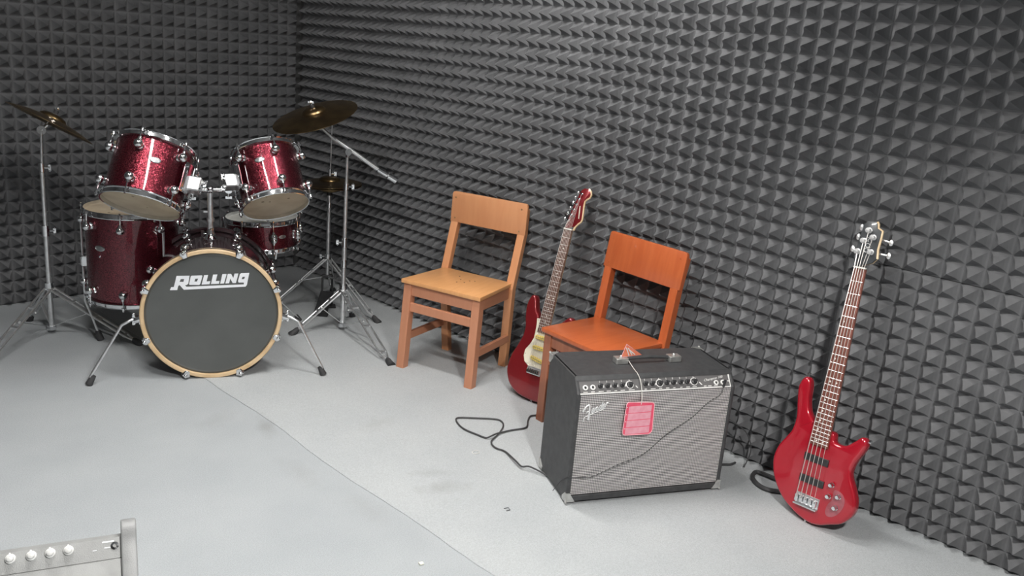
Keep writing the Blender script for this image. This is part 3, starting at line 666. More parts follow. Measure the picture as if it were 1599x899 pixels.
# bass drum pedal behind the bass drum
bp = BC-FRONT*(DB+.05); bp.z = 0
t = thing('bass_drum_pedal', 'low black bass drum pedal on the floor behind the bass drum', 'pedal', bp)
m = MB()
for s in (-1, 1): m.beam(bp+SIDE*(.045*s), bp+SIDE*(.04*s)+Vector((0, 0, .20)), .012, .016, FRONT)
m.cyl(bp-SIDE*.05+Vector((0, 0, .195)), bp+SIDE*.05+Vector((0, 0, .195)), .008); m.build('frame', BLACKP, t, world=True)
MB().beam(bp-FRONT*.02+Vector((0, 0, .11)), bp-FRONT*.27+Vector((0, 0, .015)), .07, .008).build('footboard', BLACKP, t, world=True)
MB().beam(bp-FRONT*-.02+Vector((0, 0, .005)), bp-FRONT*.30+Vector((0, 0, .005)), .09, .008).build('base_plate', BLACKP, t, world=True)
m = MB(); m.cyl(bp+Vector((0, 0, .195)), bp-FRONT*.06+Vector((0, 0, .31)), .004); m.sph(bp-FRONT*.06+Vector((0, 0, .315)), .022, 10); m.build('beater', STEEL, t, world=True)

# ------------------------------------------------------------------ chairs
def chair(label, x, y, a, wf, wr, dp, zs, zb, zt, ob, ot, wb, lf, MM, MS, ML, holes):
    """local: x forward (seat front edge at 0), y = image-right side, z up"""
    t = thing('wooden_chair', label, 'chair', Matrix.Translation((x, y, 0)) @ Matrix.Rotation(a, 4, 'Z'), 'painted wooden chairs along the foam wall')
    TH = .020; LW = .042
    P = lambda f, s, z: Vector((f, s, z))
    # seat board, notched corners are hidden by the posts
    m = MB(); out = [(0, -wf), (0, wf), (-dp-.02, wr-.005), (-dp-.02, -wr+.005)]
    m.prism([(p[0], p[1]) for p in out], zs-TH, zs, .004, steps=2); m.build('seat', MS, t)
    if holes:
        for (fx, fy) in [(-.19, -.01), (-.14, .0), (-.20, .035), (-.235, -.045), (-.215, .055), (-.16, .03)]:
            MB().lathe([(0, .0012), (.0035, .0008), (.0036, 0)][::-1], Matrix.Translation((fx, fy, zs)), 8, caps=False).build('nail_hole', DARKDOT, t)
    # front legs (slightly splayed forward)
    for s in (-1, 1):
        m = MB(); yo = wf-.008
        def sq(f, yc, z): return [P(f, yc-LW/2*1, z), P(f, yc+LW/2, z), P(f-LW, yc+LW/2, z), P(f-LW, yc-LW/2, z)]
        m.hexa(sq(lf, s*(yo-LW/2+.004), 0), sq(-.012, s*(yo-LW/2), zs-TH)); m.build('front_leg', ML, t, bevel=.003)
    # rear posts: lower part vertical-ish, upper part raked back
    for s in (-1, 1):
        m = MB(); yo = s*(wr-.012); D2 = .036
        def sq2(f, z, w2=.040): return [P(f+D2/2, yo-w2/2, z), P(f+D2/2, yo+w2/2, z), P(f-D2/2, yo+w2/2, z), P(f-D2/2, yo-w2/2, z)]
        fb = -dp-.045; f1 = -dp-.018; fz = ot-.022
        zk = zs-.03
        r0, r1, r2 = [p-Vector((0, s*.022, 0)) for p in sq2(fb, 0)], sq2(f1, zk), sq2(ob-.018-(ob-ot)*0-(ot-ob)*.0, zb-.0)
        r3 = sq2(fz, zt-.03, .036)
        o = len(m.v); m.v += [Vector(p) for p in r0+r1+r2+r3]
        for k in range(3):
            for j in range(4): j2 = (j+1) % 4; m.f.append((o+k*4+j, o+k*4+j2, o+(k+1)*4+j2, o+(k+1)*4+j)); m.sm.append(False)
        m.f += [(o+3, o+2, o+1, o), (o+12, o+13, o+14, o+15)]; m.sm += [False, False]
        m.build('rear_post', MM if 1 else ML, t, bevel=.003)
    # back board with rounded top corners
    vb = (P(ot, 0, zt)-P(ob, 0, zb)); hb_ = vb.length; vb.normalize(); nb = Vector((vb.z, 0, -vb.x))
    o2 = [(-wb, 0), (wb, 0), (wb, hb_-.014), (wb-.004, hb_-.004), (wb-.014, hb_), (-wb+.014, hb_), (-wb+.004, hb_-.004), (-wb, hb_-.014)]
    Mb = Matrix((Vector((0, 1, 0)), vb, nb)).transposed().to_4x4(); Mb = Matrix.Translation(P(ob, 0, zb)) @ Mb
    m = MB().prism(o2, -.017, 0, .003, Mb, steps=2); bk = m.build('backrest', MM, t)
    for (sx, sy) in ((-wb+.022, hb_-.03), (wb-.035, .016), (-wb+.025, .022), (wb-.03, hb_-.03)):
        MB().lathe([(.0035, -.001), (.0035, .0012), (0, .0016)], Mb @ Matrix.Translation((sx, sy, 0)), 10, caps=False).build('screw', SCREW if holes else MM, bk)
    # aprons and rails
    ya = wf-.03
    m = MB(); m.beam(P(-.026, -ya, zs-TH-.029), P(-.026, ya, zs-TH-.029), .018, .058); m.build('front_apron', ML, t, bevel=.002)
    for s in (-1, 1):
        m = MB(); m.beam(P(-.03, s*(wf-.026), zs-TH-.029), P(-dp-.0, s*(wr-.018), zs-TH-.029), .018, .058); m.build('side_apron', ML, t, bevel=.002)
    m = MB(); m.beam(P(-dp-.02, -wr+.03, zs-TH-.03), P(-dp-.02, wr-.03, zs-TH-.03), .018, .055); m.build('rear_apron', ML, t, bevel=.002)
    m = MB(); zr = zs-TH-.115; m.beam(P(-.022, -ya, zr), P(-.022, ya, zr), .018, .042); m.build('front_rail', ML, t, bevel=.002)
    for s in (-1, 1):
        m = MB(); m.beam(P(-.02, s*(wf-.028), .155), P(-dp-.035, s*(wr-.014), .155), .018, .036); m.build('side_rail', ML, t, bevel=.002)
    return t
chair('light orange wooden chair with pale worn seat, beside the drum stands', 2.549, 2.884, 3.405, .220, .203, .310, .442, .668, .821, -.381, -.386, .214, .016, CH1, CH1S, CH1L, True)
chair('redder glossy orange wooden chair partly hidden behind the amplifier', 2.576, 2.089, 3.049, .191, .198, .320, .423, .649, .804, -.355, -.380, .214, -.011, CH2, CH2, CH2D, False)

# ------------------------------------------------------------------ guitars
def pose(O, az, ln, ro, s=1):
    """guitar frame; scaled about the lens so that it meets the floor"""
    N = Vector((math.cos(az)*math.cos(ln), math.sin(az)*math.cos(ln), math.sin(ln)))
    U0 = Vector((-math.sin(az), math.cos(az), 0)); Vv = N.cross(U0)
    U = U0*math.cos(ro)+Vv*math.sin(ro); V = -U0*math.sin(ro)+Vv*math.cos(ro)
    return Matrix.Translation(O) @ Matrix((U, V, N)).transposed().to_4x4()
def sc2(P, s): return [(x*s, y*s) for x, y in P]
def neck_parts(t, L, nfr, w0, w1, vend, Mfb, Mneck, ns, sr, saddle_v, spread0, spread1, posts, inl):
    fr = lambda n: L*2**(-n/12); hw = lambda v: w1+(w0-w1)*(v-vend)/(L-vend)
    m = MB(); k = 8; rings = []
    for v in (vend, (vend+L)/2, L):
        h_ = hw(v); rings.append([Vector((h_*math.cos(a), v, -.007-(.020-.004*(v-vend)/(L-vend))*math.sin(a))) for a in [math.pi*i/k for i in range(k+1)]])
    n1 = k+1; vs = sum(rings, []); fs = []
    for r in range(2):
        for i in range(k): fs.append((r*n1+i, r*n1+i+1, (r+1)*n1+i+1, (r+1)*n1+i))
        fs.append((r*n1+k, r*n1, (r+1)*n1, (r+1)*n1+k))
    m.add(vs, fs, True); m.f += [tuple(range(n1)), tuple(2*n1+i for i in range(n1-1, -1, -1))]; m.sm += [False, False]
    m.build('neck', Mneck, t)
    a, b = hw(vend), hw(L)
    fb = MB().prism([(-a, vend), (a, vend), (b, L), (-b, L)], -.007, 0, .0015, steps=2).build('fretboard', Mfb, t)
    for n in range(1, nfr+1):
        v = fr(n); h_ = hw(v)-.0005; MB().tube([(-h_, v, .0004), (h_, v, .0004)], .0013 if L > .7 else .0011, 6).build('fret', FRETM, fb)
    MB().box((0, L+.002, .0005), (b*2, .005, .009)).build('nut', BONE, t)
    for n in inl:
        v = (fr(n)+fr(n-1))/2
        for dx in ((-.012, .012) if n in (12, 24) else ((0,) if L < .7 else (-hw(v)*.5,))):
            MB().lathe([(.0035, -.0002), (.0033, .0006), (0, .0006)], Matrix.Translation((dx, v, 0)), 10, caps=False).build('inlay_dot', BONE, fb)
    for i in range(ns):
        f = i/(ns-1)-.5; x0 = f*spread0; x1 = f*spread1; p = posts[i]
        MB().tube([(x0, saddle_v, .0095), (x1, L+.002, .0052), (p[0], p[1], .0005 if L > .7 else -.001)], sr[i], 5).build('string', STRM, t)

# bass
kS = .96897
OB = Vector((2.76568, 1.11424, .0896))
bt = thing('bass_guitar', 'glossy red five-string bass guitar leaning on the right foam wall', 'guitar', pose(OB, 3.03454, .19253, .06628))
S = kS
out = [(.094,-.058),(.060,-.074),(.024,-.080),(-.020,-.072),(-.059,-.056),(-.098,-.034),(-.132,.000),(-.160,.045),(-.173,.100),(-.164,.151),(-.142,.192),(-.124,.228),(-.119,.280),(-.130,.337),(-.137,.390),(-.126,.424),(-.110,.434),(-.096,.424),(-.088,.395),(-.084,.350),(-.070,.310),(-.044,.283),(-.036,.268),(.036,.268),(.050,.236),(.088,.236),(.118,.262),(.139,.284),(.156,.282),(.164,.262),(.156,.232),(.138,.190),(.132,.145),(.156,.098),(.174,.052),(.170,.008),(.138,-.036)]
body = [tuple(p) for p in catmull(sc2(out, S), 5)]
MB().prism(body, -.050*S, -.010*S, .012*S, steps=4).build('body', REDBASS, bt)
Lb = .8636*S
posts = [tuple(c*S for c in q) for q in [(-.024,.921),(-.010,.962),(.001,1.0),(.022,.978),(.025,.926)]]
neck_parts(bt, Lb, 24, .0225*S, .034*S, .205*S, ROSE2, NECKR, 5, [.0017, .0015, .0013, .0011, .0009], .0, .072*S, .036*S, posts, (3, 5, 7, 9, 12, 15, 17, 19, 21, 24))
hs = [(-.0225,.864),(-.036,.900),(-.035,.935),(-.029,.985),(-.025,1.018),(-.015,1.032),(.018,1.034),(.024,1.026),(.027,1.012),(.044,1.004),(.044,.985),(.042,.940),(.047,.906),(.034,.889),(.0225,.864)]
hd = MB().prism(sc2(hs[:-1], S), -.022*S, -.007*S, .0015, steps=2).build('headstock', HSBLACK, bt)
MB().tube([(x*S+.0006, y*S, -.0135*S) for x, y in hs[6:13]], .0052*S, 6).build('maple_edge', MAPLE, hd)
MB().prism(sc2(hs[:-1], S*.999), -.0225*S, -.019*S, 0).build('headstock_back', MAPLE, hd)
for (p, kx, ky) in zip(posts, (-.056, -.045, -.040, .078, .080), (.928, .973, 1.008, .970, .924)):
    m = MB(); m.lathe([(.010*S, -.007*S), (.010*S, -.004*S), (.0075*S, -.003*S), (.0065*S, .004*S), (.0095*S, .008*S), (.0085*S, .0105*S), (0, .011*S)], Matrix.Translation((p[0], p[1], 0)), 14, caps=False)
    sg = 1 if kx > 0 else -1; a_ = Vector((p[0]+sg*.012, p[1], -.026*S)); b_ = Vector((kx*S, ky*S, -.026*S))
    m.cyl(a_, b_, .0035*S, n=8); m.box(Vector((p[0], p[1], -.027*S)), (.024*S, .03*S, .009*S)); m.sph(b_, .012*S, 10, (.65, 1, .45)); m.build('tuning_key', SATIN, hd)
# emblem: three stacked rounded characters on the headstock
m = MB()
def ringo(cx, cy, rx, ry, a0=0, a1=360, r=.0013):
    P_ = [(cx+rx*math.cos(math.radians(a)), cy+ry*math.sin(math.radians(a)), -.0065*S) for a in range(a0, a1+1, 30)]; m.tube(P_, r, 5)
ringo(.004*S, .930*S, .0075, .0065, 100, 440); ringo(.006*S, .948*S, .008, .0065); ringo(.009*S, .966*S, .006, .0055, 0, 240); m.tube([(.000*S, .938*S, -.0065*S), (.017*S, .941*S, -.0065*S)], .0012, 5); m.tube([(.001*S, .975*S, -.0065*S), (.018*S, .972*S, -.0065*S)], .0012, 5)
m.build('emblem', SILV, hd)
for v, w_ in ((.154, .048), (.073, .048)):
    o2 = [(-w_*S, (v-.013)*S), (w_*S, (v-.013)*S), (w_*S, (v+.013)*S), (-w_*S, (v+.013)*S)]
    MB().prism(o2, -.012*S, -.0035*S, .003).build('pickup', BLACKP, bt)
m = MB(); m.prism(sc2([(-.045,-.025),(.047,-.025),(.047,.018),(-.043,.018)], S), -.012*S, -.006*S, .001); m.beam(Vector((-.045*S, -.024*S, 0)), Vector((.047*S, -.024*S, 0)), .005*S, .014*S)
br = m.build('bridge', CHROME2, bt)
for i in range(5):
    x = (i-2)*.018*S; m = MB(); m.box((x, -.002*S, .001*S), (.0135*S, .026*S, .011*S)); m.cyl((x, .002*S, .006*S), (x, .002*S, .009*S), .003); m.build('saddle', CHROME, br, bevel=.001)
pl = [(.090,.070),(.108,.074),(.126,.066),(.137,.045),(.134,.018),(.122,-.006),(.103,-.024),(.084,-.027),(.075,-.014),(.078,.012),(.090,.035)]
MB().prism([tuple(p) for p in catmull(sc2(pl, S), 3)], -.0105*S, -.0092*S, 0).build('control_plate', PLATE, bt)
for (x, y) in ((.079,.086),(.077,.043),(.113,.055),(.110,.013)):
    m = MB(); m.lathe([(.0095*S, -.010*S), (.0095*S, -.006*S), (.008*S, -.005*S), (.0078*S, .008*S), (.006*S, .010*S), (0, .010*S)], Matrix.Translation((x*S, y*S, 0)), 16, caps=False); m.build('control_knob', CHROME, bt)
for (x, y, dx, dy) in ((-.113, .436, 0, 1), (.0, -.081, 0, -1), (.160, .272, 1, .4)):
    m = MB(); p = Vector((x*S, y*S, -.03*S)); d = Vector((dx, dy, 0)).normalized(); m.cyl(p-d*.004, p+d*.008, .004); m.cyl(p+d*.008, p+d*.011, .0075, n=12); m.build('strap_button', CHROME, bt)

# electric guitar between the chairs
OG = Vector((2.73282, 2.42708, .14992))
gt = thing('electric_guitar', 'dark red electric guitar with cream pickguard leaning between the two chairs', 'guitar', pose(OG, 3.29833, .26797, -.0032))
out = [(.011,-.137),(.07,-.134),(.122,-.112),(.158,-.065),(.165,-.012),(.148,.045),(.122,.092),(.112,.14),(.120,.19),(.132,.23),(.128,.262),(.108,.272),(.086,.252),(.062,.226),(.036,.206),(-.036,.212),(-.048,.240),(-.068,.266),(-.080,.305),(-.094,.325),(-.112,.318),(-.124,.275),(-.118,.220),(-.105,.175),(-.107,.130),(-.122,.085),(-.141,.035),(-.149,-.022),(-.138,-.062),(-.112,-.100),(-.060,-.128)]
MB().prism([tuple(p) for p in catmull(out, 3)], -.052, -.010, .010, steps=4).build('body', REDSTRAT, gt)
Lg = .648
posts = [(-.012,.690),(-.005,.716),(.002,.741),(.009,.766),(.016,.791),(.023,.815)]
neck_parts(gt, Lg, 21, .021, .028, .170, ROSE, MAPLE, 6, [.0008, .0007, .0006, .0005, .0005, .0005], -.002, .054, .034, posts, (3, 5, 7, 9, 12, 15, 17, 19))
hs = [(-.021,.650),(-.021,.672),(-.017,.700),(-.009,.740),(.001,.780),(.010,.815),(.016,.832),(.030,.843),(.048,.842),(.060,.833),(.066,.819),(.062,.806),(.050,.797),(.042,.786),(.043,.765),(.047,.735),(.051,.705),(.048,.694),(.036,.682),(.026,.668),(.021,.650)]
hd = MB().prism(hs[:-1], -.020, -.007, .0012, steps=2).build('headstock', REDSTRAT, gt)
MB().tube([(x+.0006, y, -.0125) for x, y in hs[8:]], .0052, 6).build('maple_edge', MAPLE, hd)
MB().prism([(x*.999, y) for x, y in hs[:-1]], -.0205, -.017, 0).build('headstock_back', MAPLE, hd)
MB().prism([(.0335,.705),(.0385,.7045),(.0300,.762),(.0255,.761)], -.0072, -.0064, 0).build('headstock_script', CREAM, hd)
for i, p in enumerate(posts):
    m = MB(); m.lathe([(.0055, -.007), (.0055, -.004), (.003, -.003), (.003, .005), (.0035, .006), (0, .006)], Matrix.Translation((p[0], p[1], 0)), 10, caps=False)
    a_ = Vector((p[0]-.006, p[1], -.022)); b_ = Vector((p[0]-.030, p[1]+.004, -.022)); m.cyl(a_, b_, .0022, n=6); m.box(Vector((p[0], p[1], -.024)), (.016, .018, .007)); m.sph(b_, .009, 10, (.6, 1, .5)); m.build('tuning_key', CHROME, hd)
MB().box((.012, .712, -.005), (.010, .006, .004)).build('string_tree', CHROME, hd)
pg = [(-.050,.228),(-.030,.231),(-.0285,.190),(.0285,.190),(.032,.203),(.058,.218),(.078,.236),(.092,.232),(.092,.19),(.086,.14),(.092,.10),(.106,.05),(.108,-.01),(.096,-.055),(.068,-.068),(.050,-.040),(.042,.010),(-.042,.012),(-.062,.025),(-.073,.048),(-.072,.078),(-.055,.106),(-.042,.138),(-.043,.185)]
pgo = MB().prism(pg, -.0102, -.0078, .0006, steps=1).build('pickguard', CREAM, gt)
for (x, y) in ((-.040,.222),(-.066,.060),(-.046,.018),(-.044,.132),(.085,.228),(.098,.05),(.09,-.05),(.06,-.06)): MB().sph((x, y, -.0078), .0022, 6, (1, 1, .5)).build('screw', CHROME, pgo)
for v, rot in ((.148, 0), (.100, 0), (.048, -9)):
    R_ = Matrix.Translation((0, v, 0)) @ Matrix.Rotation(math.radians(rot), 4, 'Z')
    o2 = [(.0355*math.copysign(abs(math.cos(a))**.6, math.cos(a)), .0095*math.copysign(abs(math.sin(a))**.6, math.sin(a))) for a in [2*math.pi*i/20 for i in range(20)]]
    pk = MB().prism(o2, -.009, -.0015, .001, R_, steps=2).build('pickup', YELLOWP, gt)
    m = MB()
    for i in range(6): m.cyl(R_ @ Vector(((i-2.5)*.0105, 0, -.002)), R_ @ Vector(((i-2.5)*.0105, 0, -.0005)), .0024, n=8)
    m.build('pole_piece', STEEL, pk)
m = MB(); m.prism([(-.036,-.022),(.036,-.022),(.036,.012),(-.036,.012)], -.011, -.006, .001); br = m.build('bridge', CHROME2, gt)
for i in range(6): m = MB(); m.box(((i-2.5)*.0108, -.006, .0005), (.0095, .020, .010)); m.build('saddle', CHROME, br, bevel=.0008)
for (x, y) in ((.082,.055),(.092,.015),(.088,-.028)): MB().lathe([(.012, -.008), (.0115, -.004), (.009, .004), (0, .005)], Matrix.Translation((x, y, 0)), 16, caps=False).build('control_knob', CREAM, gt)
m = MB(); m.cyl((.062, .085, -.008), (.066, .082, .006), .002); m.build('selector_switch', CREAM, gt)
for (x, y, dx, dy) in ((-.103, .325, -.1, 1), (.010, -.137, 0, -1)):
    m = MB(); p = Vector((x, y, -.03)); d = Vector((dx, dy, 0)).normalized(); m.cyl(p-d*.004, p+d*.008, .004); m.cyl(p+d*.008, p+d*.011, .0075, n=12); m.build('strap_button', CHROME, gt)

# ------------------------------------------------------------------ main amplifier.  local: x out of the front, y image-right, z up
AX, AY, AA, AW, AH, DBO, DT, ZK, FK = 2.443, 1.571, 4.242, .623, .473, .278, .235, .422, .039
MA = Matrix.Translation((AX, AY, 0)) @ Matrix.Rotation(AA, 4, 'Z')
amp = thing('guitar_amplifier', 'large black combo amplifier with silver grille cloth in front of the red-orange chair', 'amplifier', MA)
z0 = .012; hwid = AW/2; T = .016
side = [(0, z0), (0, ZK), (-FK, AH), (-DBO, AH), (-DBO, z0)]
MS_ = lambda y: Matrix(((1, 0, 0, 0), (0, 0, 1, y), (0, 1, 0, 0), (0, 0, 0, 1)))
for s in (-1, 1):
    m = MB(); m.prism(side, s*hwid-(T if s > 0 else 0), s*hwid+(T if s < 0 else 0), 0, MS_(0)); m.build('side_panel', TOLEX, amp, bevel=.005)
MB().hexa([Vector((-FK+.001, -hwid+.002, AH-T)), Vector((-FK+.001, hwid-.002, AH-T)), Vector((-DBO, hwid-.002, AH-T)), Vector((-DBO, -hwid+.002, AH-T))], [Vector((-FK-.002, -hwid+.002, AH)), Vector((-FK-.002, hwid-.002, AH)), Vector((-DBO, hwid-.002, AH)), Vector((-DBO, -hwid+.002, AH))]).build('top_panel', TOLEX, amp, bevel=.004)
MB().box((-DBO/2, 0, z0+T/2), (DBO-.002, AW-.006, T)).build('bottom_panel', TOLEX, amp, bevel=.004)
MB().box((-DBO+.01, 0, AH/2+.01), (.012, AW-2*T, AH-.04)).build('back_panel', TOLEX, amp)
MB().beam(Vector((-.004, -hwid+T, z0+.012)), Vector((-.004, hwid-T, z0+.012)), .012, .022).build('lower_frame', TOLEX, amp, bevel=.003)
gw = hwid-.011
MB().box((-.010, 0, (ZK+.034)/2), (.012, 2*gw, ZK-.034-.004)).build('grille_cloth', GRILLE, amp)
nrm = Vector((AH-ZK, 0, FK)).normalized(); upp = Vector((-FK, 0, AH-ZK)).normalized()
MP = Matrix.Translation((0, 0, ZK)) @ Matrix((Vector((0, 1, 0)), upp, nrm)).transposed().to_4x4()   # panel plane: x right, y up, z out
ph = math.hypot(FK, AH-ZK)
cp = MB().prism([(-gw, .003), (gw-.012, .003), (gw-.012, ph-.016), (-gw, ph-.016)], -.010, -.001, 0, MP).build('control_panel', PANELG, amp)
MB().prism([(-hwid+.003, ph-.017), (hwid-.003, ph-.017), (hwid-.003, ph+.001), (-hwid+.003, ph+.001)], -.012, .001, .001, MP).build('top_lip', TOLEX, amp)
m = MB(); m.tube([MP @ Vector((-gw, .001, .001)), MP @ Vector((gw-.010, .001, .001)), MP @ Vector((gw-.010, ph-.018, .001))], .0028, 8); m.build('piping', PIPING, amp)
def onp(x, y, z=0): return MP @ Vector((x, y, z))
for x in (-.279, -.251, .234, .262):
    m = MB(); m.lathe([(.0048, .003), (.0048, .0), (.0095, .0), (.0095, .0035), (.0050, .0045)], MP @ Matrix.Translation((x, .023 if x < 0 else .018, 0)), 18, closed=True); jk = m.build('jack_socket', PIPING, cp)
    MB().lathe([(.0050, .0005), (0, .0005)], MP @ Matrix.Translation((x, .023 if x < 0 else .018, 0)), 14, caps=False).build('jack_hole', BLACKP, cp)
KX = [-.222, -.195, -.168, -.139, -.109, -.049, -.022, .0077, .0358, .0622, .0906, .1171, .1455]
for x in KX:
    big = x in (-.109, .0077, .1455)
    r_ = .0105 if big else .0085; yk = .0265
    m = MB(); m.lathe([(r_, 0), (r_, .006), (r_*.62, .008), (r_*.55, .018), (0, .0185)], MP @ Matrix.Translation((x, yk, 0)), 14, caps=False); kb = m.build('control_knob', BLACKP, cp)
    m = MB()
    if big: m.lathe([(.0118, -.0005), (.0118, .001), (.0145, .001), (.0145, -.0005)], MP @ Matrix.Translation((x, yk, 0)), 20, closed=True)
    m.prism([(x-.0008, yk+.012), (x+.0008, yk+.012), (x+.0006, yk+.019), (x-.0006, yk+.019)], -.0008, .0006, 0, MP)
    m.prism([(x+.010, yk-.006), (x+.014, yk-.006), (x+.014, yk+.004), (x+.010, yk+.004)], -.0008, .0006, 0, MP)
    m.build('knob_marking', PIPING, kb)
m = MB()
for x, w_ in [(-.280, .016), (-.252, .014), (-.221, .019), (-.193, .015), (-.166, .010), (-.139, .017), (-.105, .022), (-.050, .009), (-.021, .018), (.008, .012), (.036, .013), (.063, .008), (.091, .009), (.118, .014), (.145, .017), (.188, .010), (.207, .014), (.232, .015)]:
    m.prism([(x-w_/2, .0065), (x+w_/2, .0065), (x+w_/2, .0092), (x-w_/2, .0092)], -.0008, .0003, 0, MP)
m.prism([(-.088, .022), (-.084, .022), (-.079, .014), (-.083, .014)], -.0008, .0004, 0, MP); m.prism([(.164, .024), (.169, .024), (.178, .013), (.173, .013)], -.0008, .0004, 0, MP)
m.prism([(.283, .021), (.292, .020), (.292, .0235), (.283, .0245)], -.0008, .0004, 0, MP)
m.build('panel_lettering', PIPING, cp)['kind'] = 'stuff'
def text(body, size, M, mtl, parent, name, shear=0, ext=.0004):
    cu = bpy.data.curves.new(name, 'FONT'); cu.body = body; cu.size = size; cu.shear = shear; cu.extrude = ext; cu.resolution_u = 2
    ob = bpy.data.objects.new(name, cu); COL.objects.link(ob); dg = bpy.context.evaluated_depsgraph_get()
    me = bpy.data.meshes.new_from_object(ob.evaluated_get(dg)); bpy.data.objects.remove(ob)
    me.transform(M); me.materials.clear(); me.materials.append(mtl); o = bpy.data.objects.new(name, me); COL.objects.link(o); o.parent = parent; XF[o] = XF[parent].copy(); return o
text('Champion 100', .0135, MP @ Matrix.Translation((.186, .024, .0002)) @ Matrix.Rotation(math.radians(8), 4, 'Z'), PIPING, cp, 'model_script', .35)
# script badge
m = MB(); G = lambda P_, d=.003: [Vector((d, x, z)) for x, z in P_]
STK = [([(-.2845,.3585),(-.2822,.3665),(-.2756,.3771),(-.267,.3832),(-.2625,.3825),(-.2608,.3669),(-.2612,.3482),(-.2624,.3275)], [.0022,.0022,.0016,.0016,.0022,.0024,.0026,.0030]),
 ([(-.2715,.3520),(-.268,.3585),(-.2616,.3605),(-.2570,.3640)], .0015),
 ([(-.2800,.3225),(-.2775,.3370),(-.2640,.3440),(-.2440,.3520),(-.2200,.3610),(-.2046,.3663)], .0008)]
def word(x0, z0, k=.37):
    E_ = [(0,.006),(.007,.009),(.0078,.014),(.004,.0162),(.0006,.010),(.002,.001),(.006,0),(.0105,.004)]
    L_ = [(0, [E_]), (.0128, [[(0,0),(.0004,.0155)], [(.0004,.009),(.004,.0152),(.0068,.014),(.0068,.001),(.0105,.004)]]),
          (.0262, [[(.0082,.012),(.004,.0155),(0,.008),(.002,.0005),(.007,.003),(.0085,.010)], [(.0092,.028),(.0085,.012),(.0085,.001),(.0115,.004)]]),
          (.0388, [E_]), (.0510, [[(0,0),(.001,.016)], [(.001,.009),(.004,.0148),(.008,.0155)]])]
    return [([(x0+a+x+.22*y, z0+k*(a+x)+y) for x, y in st_l], .00125) for a, sts in L_ for st_l in sts]
STK = STK+word(-.2550, .3525)
for P_, r_ in STK:
    c = catmull(G(P_), 4, False)
    if isinstance(r_, list): r_ = [r_[min(len(r_)-1, i//4)] for i in range(len(c))]
    m.tube(c, [q*1.55 for q in r_] if isinstance(r_, list) else r_*1.6, 6)
m.build('script_badge', SILV, amp)
# corners, handle
def corner(y, zc, xc, sx, sy, sz):
    m = MB(); q = .034
    m.prism([(0, 0), (q*sx, 0), (q*sx, q*.35*sz), (q*.35*sx, q*sz), (0, q*sz)], -.0015, .0015, 0, Matrix(((1, 0, 0, xc), (0, 0, 1, y+sy*.001), (0, 1, 0, zc), (0, 0, 0, 1))))
    m.prism([(0, 0), (-q*sy, 0), (-q*.35*sy, q*sz), (0, q*sz)], -.0015, .0015, 0, Matrix(((0, 0, 1, xc), (1, 0, 0, y), (0, 1, 0, zc), (0, 0, 0, 1))))
    m.prism([(0, 0), (q*sx, 0), (0, -q*sy)], -.0015, .0015, 0, Matrix(((1, 0, 0, xc), (0, 1, 0, y), (0, 0, 1, zc), (0, 0, 0, 1))))
    m.sph((xc, y, zc), .005, 8); m.build('corner_protector', CORNER, amp)
for s in (-1, 1):
    corner(s*hwid, z0, .001, -1, s, 1); corner(s*hwid, z0, -DBO, 1, s, 1); corner(s*hwid, AH, -DBO, 1, s, -1)
for y_ in (-.26, .26):
    for x_ in (-.03, -DBO+.03): MB().cyl((x_, y_, 0.0045), (x_, y_, z0), .014, .016).build('rubber_foot', RUBBER, amp)
m = MB(); hx = -.148
m.tube(catmull([(hx, -.072, AH+.014), (hx, -.05, AH+.016), (hx, .02, AH+.019), (hx, .09, AH+.016), (hx, .112, AH+.014)], 4, False), .0065, 8); m.xf(Matrix.Identity(4)); hn = m.build('handle', TOLEX, amp)
for y_ in (-.088, .128):
    m = MB(); m.box((hx, y_, AH+.011), (.036, .048, .022)); m.sph((hx, y_, AH+.022), .008, 8); m.build('handle_cap', CORNER, amp, bevel=.005)
# hang tag and warning tag on a string, tied to the handle
tg = thing('hang_tag', 'pink plastic hang tag with pale lines hanging in front of the amplifier grille', 'tag', MA)
oT = [(-.1177,.3895),(-.0269,.3835),(-.0190,.3800),(-.0169,.3720),(-.0122,.2790),(-.0150,.2690),(-.0251,.2618),(-.1187,.2636),(-.1262,.2680),(-.1285,.2770),(-.1262,.3780),(-.1240,.3860)]
MT = Matrix(((0, 0, 1, 0), (1, 0, 0, 0), (0, 1, 0, 0), (0, 0, 0, 1)))
MB().prism(oT, .0085, .0115, .001, MT, steps=1).build('card', PINK, tg)
m = MB(); m.tube([Vector((.0118, x, z)) for x, z in oT], .0016, 6, True); m.build('raised_edge', PINKE, tg)
for k in range(4):
    zt = .3740-.0272*k
    xl = -.1150-.0012*k; xr = -.0268+.0006*k
    MB().prism([(xl, zt-.0245-.0015), (xr, zt-.0245), (xr, zt), (xl, zt-.0015)], .0114, .0122, 0, MT).build('writing_field', PINKL, tg)
    MB().sph((.012, -.1215, zt-.004), .0018, 8).build('bullet_dot', PIPING, tg)
m = MB(); hp_ = Vector((hx+.012, -.062, AH+.012))
lip = onp(-.073, ph, .003)
m.tube(catmull([hp_, Vector((hx+.06, -.068, AH+.006)), Vector((-FK-.01, -.073, AH+.004)), lip, onp(-.075, .03, .020), Vector((.012, -.0705, .410)), Vector((.0118, -.0695, .378))], 5, False), .0012, 6); m.build('string', BONE, tg)
wt = thing('warning_tag', 'small orange triangular tag standing on the amplifier handle', 'tag', MA)
tw = [(-.0760-.014, .0), (-.006, .006), (-.0680-.006, .049)]
MW = Matrix.Translation((hx+.004, 0, AH+.0235)) @ Matrix(((0, 0, 1, 0), (1, 0, 0, 0), (0, 1, 0, 0), (0, 0, 0, 1)))
MB().prism(tw, -.0005, .0008, 0, MW).build('card', WARNR, wt)
